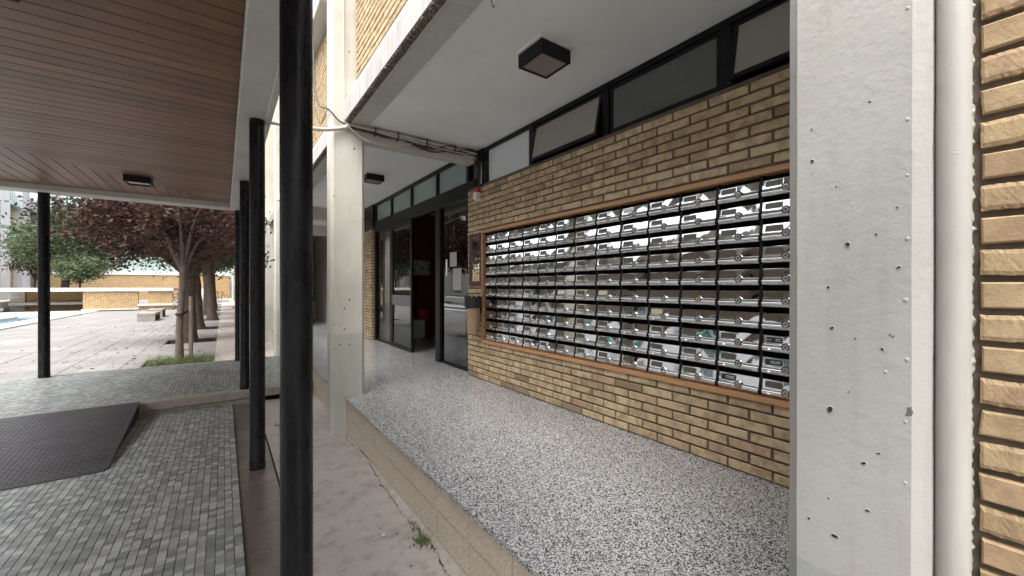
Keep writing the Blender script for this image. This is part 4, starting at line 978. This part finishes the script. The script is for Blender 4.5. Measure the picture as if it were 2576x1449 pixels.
m = MB(); m.tube(spline([(2.49, 4.25, 3.0), (2.47, 4.22, 2.92), (2.5, 4.20, 2.82), (2.46, 4.22, 2.9), (2.5, 4.26, 3.02), (2.52, 4.2, 2.9), (2.51, 4.22, 2.75), (2.52, 4.235, 2.66)], 8), .0045, 6)
single('cable', m, M['cable_dark'], 'tangled dark cable loops in the corner above the alarm', 'cable', 'cables along the cross beam', smooth=True, base=(2.49, 4.25, 3.0))

# ------------------------------------------------------------------ weed, stones
def blades(name, spots, hmin, hmax, w, mat, seed, lean=.6, seg=3):
    r = random.Random(seed); V = []; F = []
    for (x, y, z) in spots:
        h = r.uniform(hmin, hmax); a = r.uniform(0, 6.28); l = r.uniform(.1, lean) * h; d = Vector((math.cos(a), math.sin(a), 0)); s = Vector((-d.y, d.x, 0)) * w * r.uniform(.6, 1.2); k = len(V)
        for i in range(seg + 1):
            t = i / seg; c = Vector((x, y, z)) + d * l * t * t * 1.4 + Vector((0, 0, h * (t - .35 * t * t * (l / h)))); q = s * (1 - t * .92); V += [tuple(c - q), tuple(c + q)]
        for i in range(seg): F.append((k + 2 * i, k + 2 * i + 1, k + 2 * i + 3, k + 2 * i + 2))
    me = bpy.data.meshes.new(name); me.from_pydata(V, [], F); me.materials.append(M[mat]); return me
r = random.Random(2)
wm = blades('weed', [(.925 + r.gauss(0, .022), 2.19 + r.gauss(0, .03), 0) for _ in range(150)] + [(.945 + r.gauss(0, .012), 2.33 + r.gauss(0, .05), 0) for _ in range(50)], .012, .04, .0035, 'grass', 3, 1.1)
tag(link('weed', wm), 'small green weed growing from the crack at the platform foot', 'weed', kind='stuff')
m = MB(); m.lathe([(.0, 0), (.012, .002), (.015, .009), (.009, .016), (0, .018)], 7, (.765, 2.377, 0)); single('pebble', m, M['coping'], 'pale pebble lying on the pinkish pavement', 'stone', base=(.765, 2.377, 0))

# ------------------------------------------------------------------ trees
def tree(name, label, loc, fork, tr, cc, cr, ncl, per, leaf, mat, bark, seed, limbs=7, lean=(0, 0), group=None, clsize=.2, flat=.8, extra=()):
    r = random.Random(seed); rs = np.random.RandomState(seed)
    t = thing(name, loc, label, 'tree', group); x, y, z = loc
    m = MB(); base = Vector(loc); top = base + Vector((lean[0], lean[1], fork))
    pts = [base + (top - base) * k / 6 + Vector((r.gauss(0, .012), r.gauss(0, .012), 0)) * (1 if 0 < k < 6 else 0) for k in range(7)]
    m.tube(pts, [tr * 1.45, tr * 1.15, tr * 1.02, tr * .97, tr * .95, tr * 1.0, tr * .9], 14)
    C = base + Vector(cc); tips = []
    for i in range(limbs):
        a = 6.283 * i / limbs + r.uniform(-.3, .3); rho = r.uniform(.35, .95); e = C + Vector((math.cos(a) * cr[0] * rho, math.sin(a) * cr[1] * rho, cr[2] * r.uniform(-.25, .7)))
        s = top - Vector((0, 0, r.uniform(.0, .18) * fork * .5)); mid = s + (e - s) * .45 + Vector((-(e - s).x * .12, -(e - s).y * .12, .12 * (e - s).length))
        p = spline([s, mid, e], 5); n = len(p); m.tube(p, [tr * (.55 * (1 - k / n) + .08) for k in range(n)], 8, cap=False)
        for b in range(4):
            k0 = int(n * r.uniform(.3, .85)); s2 = p[k0]; e2 = s2 + Vector((r.gauss(0, cr[0] * .35), r.gauss(0, cr[1] * .35), abs(r.gauss(0, cr[2] * .4)))); p2 = spline([s2, (s2 + e2) / 2 + Vector((r.gauss(0, .06), r.gauss(0, .06), .05)), e2], 4)
            m.tube(p2, [tr * (.22 * (1 - k / len(p2)) + .035) for k in range(len(p2))], 5, cap=False); tips += [e2, p2[len(p2) // 2]]
        tips.append(e)
    for (eo, er, en_, em) in extra:
        e = base + Vector(eo); s = top; p = spline([s, s + (e - s) * .5 + Vector((0, 0, .25)), e + Vector((0, 0, .05))], 6); m.tube(p, [tr * (.4 * (1 - k / len(p)) + .05) for k in range(len(p))], 7, cap=False)
    m.build('trunk', M[bark], t, smooth=True, angle=60)
    # leaf clumps
    cen = []
    for k in range(ncl):
        if k % 3 == 0 and tips: q = np.array(tips[rs.randint(len(tips))]) + rs.normal(0, .18, 3) * np.array(cr) * .5
        else:
            d = rs.normal(0, 1, 3); d /= np.linalg.norm(d); q = np.array(C) + d * np.array(cr) * (rs.uniform(.25, 1) ** .5) * rs.uniform(.75, 1.08)
        cen.append(q)
    def leaves(cen, mat):
        ncl = len(cen); cen = np.array(cen); N = ncl * per; ci = np.repeat(np.arange(ncl), per)
        P = cen[ci] + rs.normal(0, 1, (N, 3)) * clsize * np.array((1, 1, flat)) * np.repeat(rs.uniform(.5, 1.25, ncl), per)[:, None]
        L = rs.uniform(.6, 1.25, N)[:, None] * leaf
        d = rs.normal(0, 1, (N, 3)); d[:, 2] = d[:, 2] * .5 - .35; d /= np.linalg.norm(d, axis=1)[:, None]
        s = np.cross(d, rs.normal(0, 1, (N, 3))); s /= np.linalg.norm(s, axis=1)[:, None] + 1e-6; nn = np.cross(d, s)
        V = np.stack((P - d * L, P + s * L * .48 + nn * L * .18, P + d * L, P - s * L * .48 + nn * L * .18), 1).reshape(-1, 3) - np.array(loc)
        f = np.arange(N) * 4; F = np.stack((np.stack((f, f + 1, f + 2), 1), np.stack((f, f + 2, f + 3), 1)), 1).reshape(-1, 3)
        me = bpy.data.meshes.new('crown'); me.vertices.add(len(V)); me.vertices.foreach_set('co', V.ravel()); me.loops.add(F.size); me.loops.foreach_set('vertex_index', F.ravel().astype(np.int32))
        me.polygons.add(len(F)); me.polygons.foreach_set('loop_start', (np.arange(len(F)) * 3).astype(np.int32)); me.update(calc_edges=True); me.validate(); me.materials.append(M[mat]); link('crown', me, t)
    leaves(cen, mat)
    for (eo, er, en_, em) in extra:
        cc_ = []
        for k in range(en_):
            d = rs.normal(0, 1, 3); d /= np.linalg.norm(d); cc_.append(np.array(base) + np.array(eo) + d * np.array(er) * rs.uniform(.2, 1.0) ** .6)
        leaves(cc_, em)
    return t
RG = 'row of trees beside the arcade'
tree('plum_tree', 'slender young plum tree tied to a stake in the grassy pit', (-.72, 10.34, -.05), 1.95, .058, (-.25, .3, 3.0), (1.5, 1.5, 1.0), 170, 56, .05, 'leaf_red', 'bark_young', 1, 8, (.06, .1), RG, .20)
tree('plum_tree', 'thick dark trunked plum tree just behind the staked tree', (-.76, 13.98, -.05), 1.75, .15, (-.3, -.3, 3.5), (1.95, 2.0, 1.4), 240, 58, .055, 'leaf_red', 'bark', 2, 9, (.02, 0), RG, .24, .8, [((-1.8, -.3, 3.05), (1.1, .9, .55), 62, 'leaf_mixed'), ((-1.35, .3, 2.6), (.7, .7, .35), 26, 'leaf_mixed')])
tree('plum_tree', 'dark trunked plum tree, third in the row', (-.72, 18.05, -.05), 1.9, .16, (-.1, 0, 3.6), (2.2, 2.1, 1.5), 280, 50, .065, 'leaf_mixed', 'bark', 3, 8, (-.1, 0), RG, .28)
tree('plum_tree', 'leaning dark trunked tree, fourth in the row', (-.40, 22.6, -.05), 2.4, .16, (-.2, 0, 4.0), (2.3, 2.3, 1.7), 260, 46, .075, 'leaf_mixed', 'bark', 4, 7, (-.12, .1), RG, .3)
tree('plum_tree', 'grey trunked tree, fifth in the row', (-.70, 26.7, -.05), 2.5, .15, (-.1, 0, 4.0), (2.3, 2.3, 1.7), 240, 42, .085, 'leaf_mixed', 'bark', 5, 7, (-.05, 0), RG, .3)
tree('plum_tree', 'dark tree, sixth in the row', (-.55, 31.5, -.05), 2.6, .2, (0, 0, 4.1), (2.3, 2.3, 1.6), 200, 40, .095, 'leaf_mixed', 'bark', 6, 6, (-.1, 0), RG, .32)
tree('plum_tree', 'small far tree, seventh in the row', (-.60, 36.6, -.05), 2.6, .2, (0, 0, 4.1), (2.3, 2.3, 1.6), 180, 36, .11, 'leaf_mixed', 'bark', 7, 6, (-.1, 0), RG, .32)
tree('plum_tree', 'small far tree, last in the row', (-2.2, 50.0, 0), 2.6, .2, (0, 0, 4.3), (2.6, 2.6, 1.7), 160, 36, .13, 'leaf_mixed', 'bark', 8, 6, (-.1, 0), None, .35)
tree('pale_green_tree', 'wide pale green tree behind the brick planter wall', (-9.9, 45, 0), 2.3, .24, (.1, 0, 4.6), (3.3, 3.0, 2.3), 340, 46, .12, 'leaf_green', 'bark', 10, 8, (.1, 0), None, .42, .5)
tree('pale_green_tree', 'small leafy green tree right of the wide pale tree', (-8.6, 42.5, 0), 1.7, .06, (.3, 0, 2.9), (1.5, 1.4, 1.0), 130, 42, .10, 'leaf_green', 'bark', 11, 6, (.05, 0), None, .3, .6)
tree('purple_sapling', 'small purple leaved tree against the far white building', (-13.2, 52, 0), 2.0, .08, (0, 0, 3.9), (1.5, 1.5, 1.3), 90, 36, .12, 'leaf_red', 'bark', 12, 6, (.05, 0), None, .35, .6)
# stake and tie
st = thing('tree_stake', (-.535, 10.42, -.05), 'weathered round wooden stake beside the young tree', 'stake')
m = MB(); m.tube([(-.535, 10.42, -.06), (-.54, 10.42, 1.28)], .036, 10); m.build('stake_pole', M['stake'], st, smooth=True)
m = MB(); m.tube(spline([(-.575, 10.40, .98), (-.66, 10.30, .93), (-.76, 10.33, .92), (-.76, 10.42, .93), (-.66, 10.45, .95), (-.575, 10.44, .98)], 4), .011, 6); m.build('tie_strap', M['blackmatte'], st)
# tree pits
for i, (a, b) in enumerate(pits):
    t = thing('tree_pit', (-.7, (a + b) / 2, -.06), ['square tree pit edged in dark concrete and full of strappy grass'][0] if i == 0 else 'dark square tree pit at the foot of the %s tree in the row' % ORD[i], 'tree pit', 'tree pits')
    MB().box(-1.25, -.15, a, b, -.13, -.09).build('soil_bed', M['soil'], t); m = MB()
    for (x0, x1, ya, yb_) in ((-1.25, -1.22, a, b), (-.18, -.15, a, b), (-1.22, -.18, a, a + .03), (-1.22, -.18, b - .03, b)): m.box(x0, x1, ya, yb_, -.12, .006)
    m.build('edging', M['pit_edge'], t)
r = random.Random(12)
g = blades('grass', [(r.uniform(-1.2, -.2), r.uniform(9.86, 10.74), -.09) for _ in range(900)], .14, .29, .009, 'grass', 4, 1.1, 4); tag(link('grass', g), 'strappy green grass filling the nearest tree pit', 'grass', kind='stuff')
g = blades('grass', [(r.uniform(-1.22, -.2), r.uniform(22.2, 27.4) if k % 2 else r.uniform(26.4, 27.3), -.09) for k in range(400)], .1, .2, .012, 'grass', 5, 1.0, 3); tag(link('grass', g), 'low green grass in the farther tree pits', 'grass', kind='stuff')

# a hanging leafy twig in front of the far columns
for i, (x, y, z, lab) in enumerate(((.66, 9.0, 2.62, 'leafy twig hanging between posts and column, upper'), (.66, 9.0, 2.02, 'leafy twig hanging between posts and column, middle'))):
    rs = np.random.RandomState(40 + i); V = []; F = []
    for k in range(26):
        p = np.array((x, y, z)) + rs.normal(0, 1, 3) * np.array((.05, .06, .09)); d = rs.normal(0, 1, 3); d /= np.linalg.norm(d); s = np.cross(d, rs.normal(0, 1, 3)); s /= np.linalg.norm(s); L = .038; n = len(V)
        V += [tuple(p - d * L), tuple(p + s * L * .5), tuple(p + d * L), tuple(p - s * L * .5)]; F += [(n, n + 1, n + 2), (n, n + 2, n + 3)]
    mb = MB(); mb.add(V, F); mb.tube(spline([(x, y, z - .15), (x - .03, y, z + .1), (x - .3, y + .5, z + .5), (x - .9, y + 1.4, z + .7)], 5), .005, 5)
    single('twig', mb, M['leaf_mixed'], lab, 'twig', 'hanging twigs', base=(x, y, z))

# ------------------------------------------------------------------ concrete block benches, brick planter
def block_bench(x0, x1, y0, y1, h, label):
    t = thing('block_bench', ((x0 + x1) / 2, (y0 + y1) / 2, 0), label, 'bench', 'concrete block benches')
    MB().box(x0, x1, y0, y1, h * .68, h, .012).build('seat_slab', M['bench'], t); MB().box(x0 + .004, x1 - .004, y0 + .006, y0 + .14, 0, h * .68, .008).build('support', M['bench'], t); MB().box(x0 + .004, x1 - .004, y1 - .14, y1 - .006, 0, h * .68, .008).build('support', M['bench'], t)
    MB().box(x0 + .004, x0 + .1, y0 + .14, y1 - .14, 0, h * .68).build('side_slab', M['bench'], t)
block_bench(-2.99, -2.40, 23.2, 24.9, .35, 'nearer low grey concrete block bench in the courtyard')
block_bench(-3.0, -2.42, 26.0, 27.3, .38, 'second grey concrete block bench, behind the first')

pl_ = thing('brick_planter', (-5, 36, 0), 'long low brick planter wall with pale coping across the courtyard', 'planter')
def pwall(x0, x1, yf, z0, z1, dep=.3, cap=60, mat='brick_planter'):
    MB().box(x0 + .01, x1 - .01, yf + .012, yf + dep, z0, z1).build('mortar', M['mortar'], pl_)
    brickwork(pl_, 'y', yf + .006, x0, x1, z0, int((z1 - z0) / BP), mat, cap=cap)
pwall(-6.85, -4.40, 34.6, .14, 1.20, cap=110); MB().box(-6.9, -4.35, 34.45, 35.2, .05, .14, .01).build('ledge', M['coping'], pl_)
MB().box(-6.8, -4.45, 34.7, 35.1, -.004, .05).build('recess', M['blackmatte'], pl_)
pwall(-3.95, -2.72, 34.6, .40, 1.20, cap=60); pwall(-4.40, -2.70, 34.55, 0.0, .27, cap=30); MB().box(-4.42, -2.68, 34.42, 35.3, .27, .40, .01).build('ledge', M['coping'], pl_)
MB().box(-10.6, -2.66, 34.5, 35.1, 1.20, 1.42, .01).build('coping_slab', M['coping'], pl_)
MB().box(-10.6, -2.66, 35.1, 38.5, 1.21, 1.40).build('planter_top', M['coping'], pl_)
pwall(-9.7, -6.85, 37.0, .55, 1.20, cap=60); MB().box(-10.2, -6.86, 36.2, 37.3, .38, .54, .01).build('ledge', M['coping'], pl_); pwall(-10.2, -6.87, 37.0, 0.0, .37, cap=30)
MB().box(-10.35, -9.75, 36.9, 37.5, 0, 1.2).build('end_pier', M['coping'], pl_)
m = MB(); m.prism([(34.6, .27), (40.5, .27), (40.5, .52), (34.6, .40)], 'x', -2.68, -2.2); m.build('side_ledge', M['coping'], pl_); MB().box(-2.67, -2.25, 34.7, 40.4, 0, .27).build('side_wall', M['brickfar'], pl_)

# ------------------------------------------------------------------ far buildings
bk = thing('back_building', (-6, 66.5, 0), 'far building of brick base and pale green glazing closing the courtyard', 'building')
MB().box(-16.5, .62, 66, 66.6, 0, 2.95).build('brick_base', M['brickfar'], bk)
MB().box(-16.5, .62, 65.9, 66.6, 2.95, 3.42).build('white_band', M['far_white'], bk)
x = -16.5
while x < .6:
    for (za, zb) in ((3.42, 5.16), (5.22, 7.2), (7.26, 9.3), (9.36, 11.4), (11.46, 13.5)): MB().box(x + .02, min(x + 1.1, .62) - .02, 66.1, 66.2, za + .02, zb - .02).build('pane', M['far_glass'], bk)
    x += 1.1
m = MB(); m.box(-16.5, .62, 66.21, 66.6, 3.42, 13.6); m.build('glazing_grid', M['far_win'], bk)
MB().box(-16.5, .62, 66, 66.8, 13.6, 14.4).build('roof_edge', M['far_white'], bk)
MB().box(-3.3, -1.9, 65.7, 65.95, 0, 1.3).build('service_box', M['far_grey'], bk)
lf = thing('side_building', (-18.5, 50, 0), 'white side building with brick infill panels and teal awnings', 'building')
MB().box(-24, -18.3, -30, 80, 0, 12).build('wall', M['far_white'], lf)
yk = 63.04 - 5.14 * 14; k = 0
while yk < 76:
    MB().box(-18.31, -17.6, yk - 2.2, yk - .05, 0, 12).build('pilaster', M['far_grey'], lf)
    MB().box(-18.3, -18.22, yk, yk + 2.85, .75, 3.5).build('brick_panel', M['brickfar'], lf); MB().box(-18.3, -17.95, yk - .05, yk + 2.95, .5, .74).build('sill', M['far_white'], lf)
    MB().box(-18.3, -18.2, yk + .05, yk + .5, .78, 3.45).build('window', M['far_win'], lf)
    MB().box(-18.3, -18.22, yk, yk + 2.85, 4.8, 7.1).build('window', M['far_win'], lf)
    m = MB(); m.prism([(-18.3, 7.1), (-17.5, 6.5), (-17.52, 6.42), (-18.3, 6.98)], 'y', yk, yk + 2.85); m.build('awning', M['teal'], lf)
    MB().box(-18.3, -18.22, yk, yk + 2.85, 7.5, 10.2).build('brick_panel', M['brickfar'], lf); MB().box(-18.3, -18.2, yk + .05, yk + .55, 7.6, 10.1).build('window', M['far_win'], lf)
    if 55 < yk < 70:
        m = MB(); m.prism([(-18.3, 10.3), (-17.5, 9.85), (-17.52, 9.78), (-18.3, 10.2)], 'y', yk, yk + 2.85); m.build('awning', M['teal'], lf)
        for a in range(6):
            for b in range(4): MB().box(-18.3, -18.27, yk + .25 + a * .42, yk + .45 + a * .42, 10.65 + b * .3, 10.8 + b * .3).build('vent_hole', M['far_win'], lf)
    yk += 5.14
lw = single('low_wall', MB().box(-15.2, -14.8, 49, 60, 0, 1.25, .02), M['far_white'], 'low white garden wall before the side building', 'wall', base=(-15, 54, 0))
m = MB(); m.lathe([(.0, -.35), (.2, -.29), (.31, -.15), (.35, 0), (.31, .17), (.2, .29), (0, .35)], 20, (-12.4, 47.5, .62)); m.lathe([(.2, 0), (.2, .3)], 14, (-12.4, 47.5, 0)); single('stone_ball', m, M['coping'], 'round white ball ornament by the low wall', 'ornament', smooth=True, base=(-12.4, 47.5, 0))
single('background_block', MB().box(-26, 8, -34, -30, 0, 11), M['brickfar'], 'brick building on the open side of the courtyard', 'building')
for i, (y, l) in enumerate(((33.5, 'small concrete step block at the foot of a far column'), (45.0, 'smaller concrete step block farther along the arcade'))):
    single('step_block', MB().box(.45, .99, y, y + .6, 0, .17, .01), M['coping'], l, 'step', base=(.7, y, 0))

# ------------------------------------------------------------------ bicycles
def bicycle(loc, rz, label):
    t = thing('bicycle', loc, label, 'bicycle', 'bicycles by the far wall', rz=rz)
    for x in (-.52, .52):
        m = MB(); m.tube([(x + .33 * math.cos(a), 0, .34 + .33 * math.sin(a)) for a in [2 * math.pi * k / 22 for k in range(23)]], .02, 6, cap=False); w = m.build('wheel', M['blackmatte'], t, local=True)
        m = MB()
        for k in range(8): a = math.pi * k / 4; m.tube([(x, 0, .34), (x + .32 * math.cos(a), 0, .34 + .32 * math.sin(a))], .003, 3)
        m.build('spoke', M['lock'], w, local=True)
    m = MB(); S, Hd, Bb = (-.18, 0, .82), (.34, 0, .86), (-.05, 0, .30)
    for a, b in ((S, Hd), (Hd, Bb), (S, Bb), (Bb, (-.52, 0, .34)), (S, (-.52, 0, .34)), (Hd, (.52, 0, .34)), (Hd, (.31, 0, 1.02)), (S, (-.21, 0, .95))): m.tube([a, b], .018, 6)
    m.build('frame', M['blackframe'], t, local=True)
    m = MB(); m.tube([(.22, -.27, 1.05), (.31, -.1, 1.03), (.31, .1, 1.03), (.22, .27, 1.05)], .014, 6); m.build('handlebar', M['blackframe'], t, local=True)
    MB().box(-.34, -.1, -.07, .07, .94, 1.0, .02).build('saddle', M['blackmatte'], t, local=True)
bicycle((-.35, 52.5, 0), R(25), 'black bicycle parked right of the tree trunks by the far wall')
bicycle((-3.3, 44.5, 0), R(10), 'black bicycle parked at the end of the brick planter')
bicycle((-2.9, 43.6, 0), R(-8), 'black bicycle parked left of the staked tree trunk')
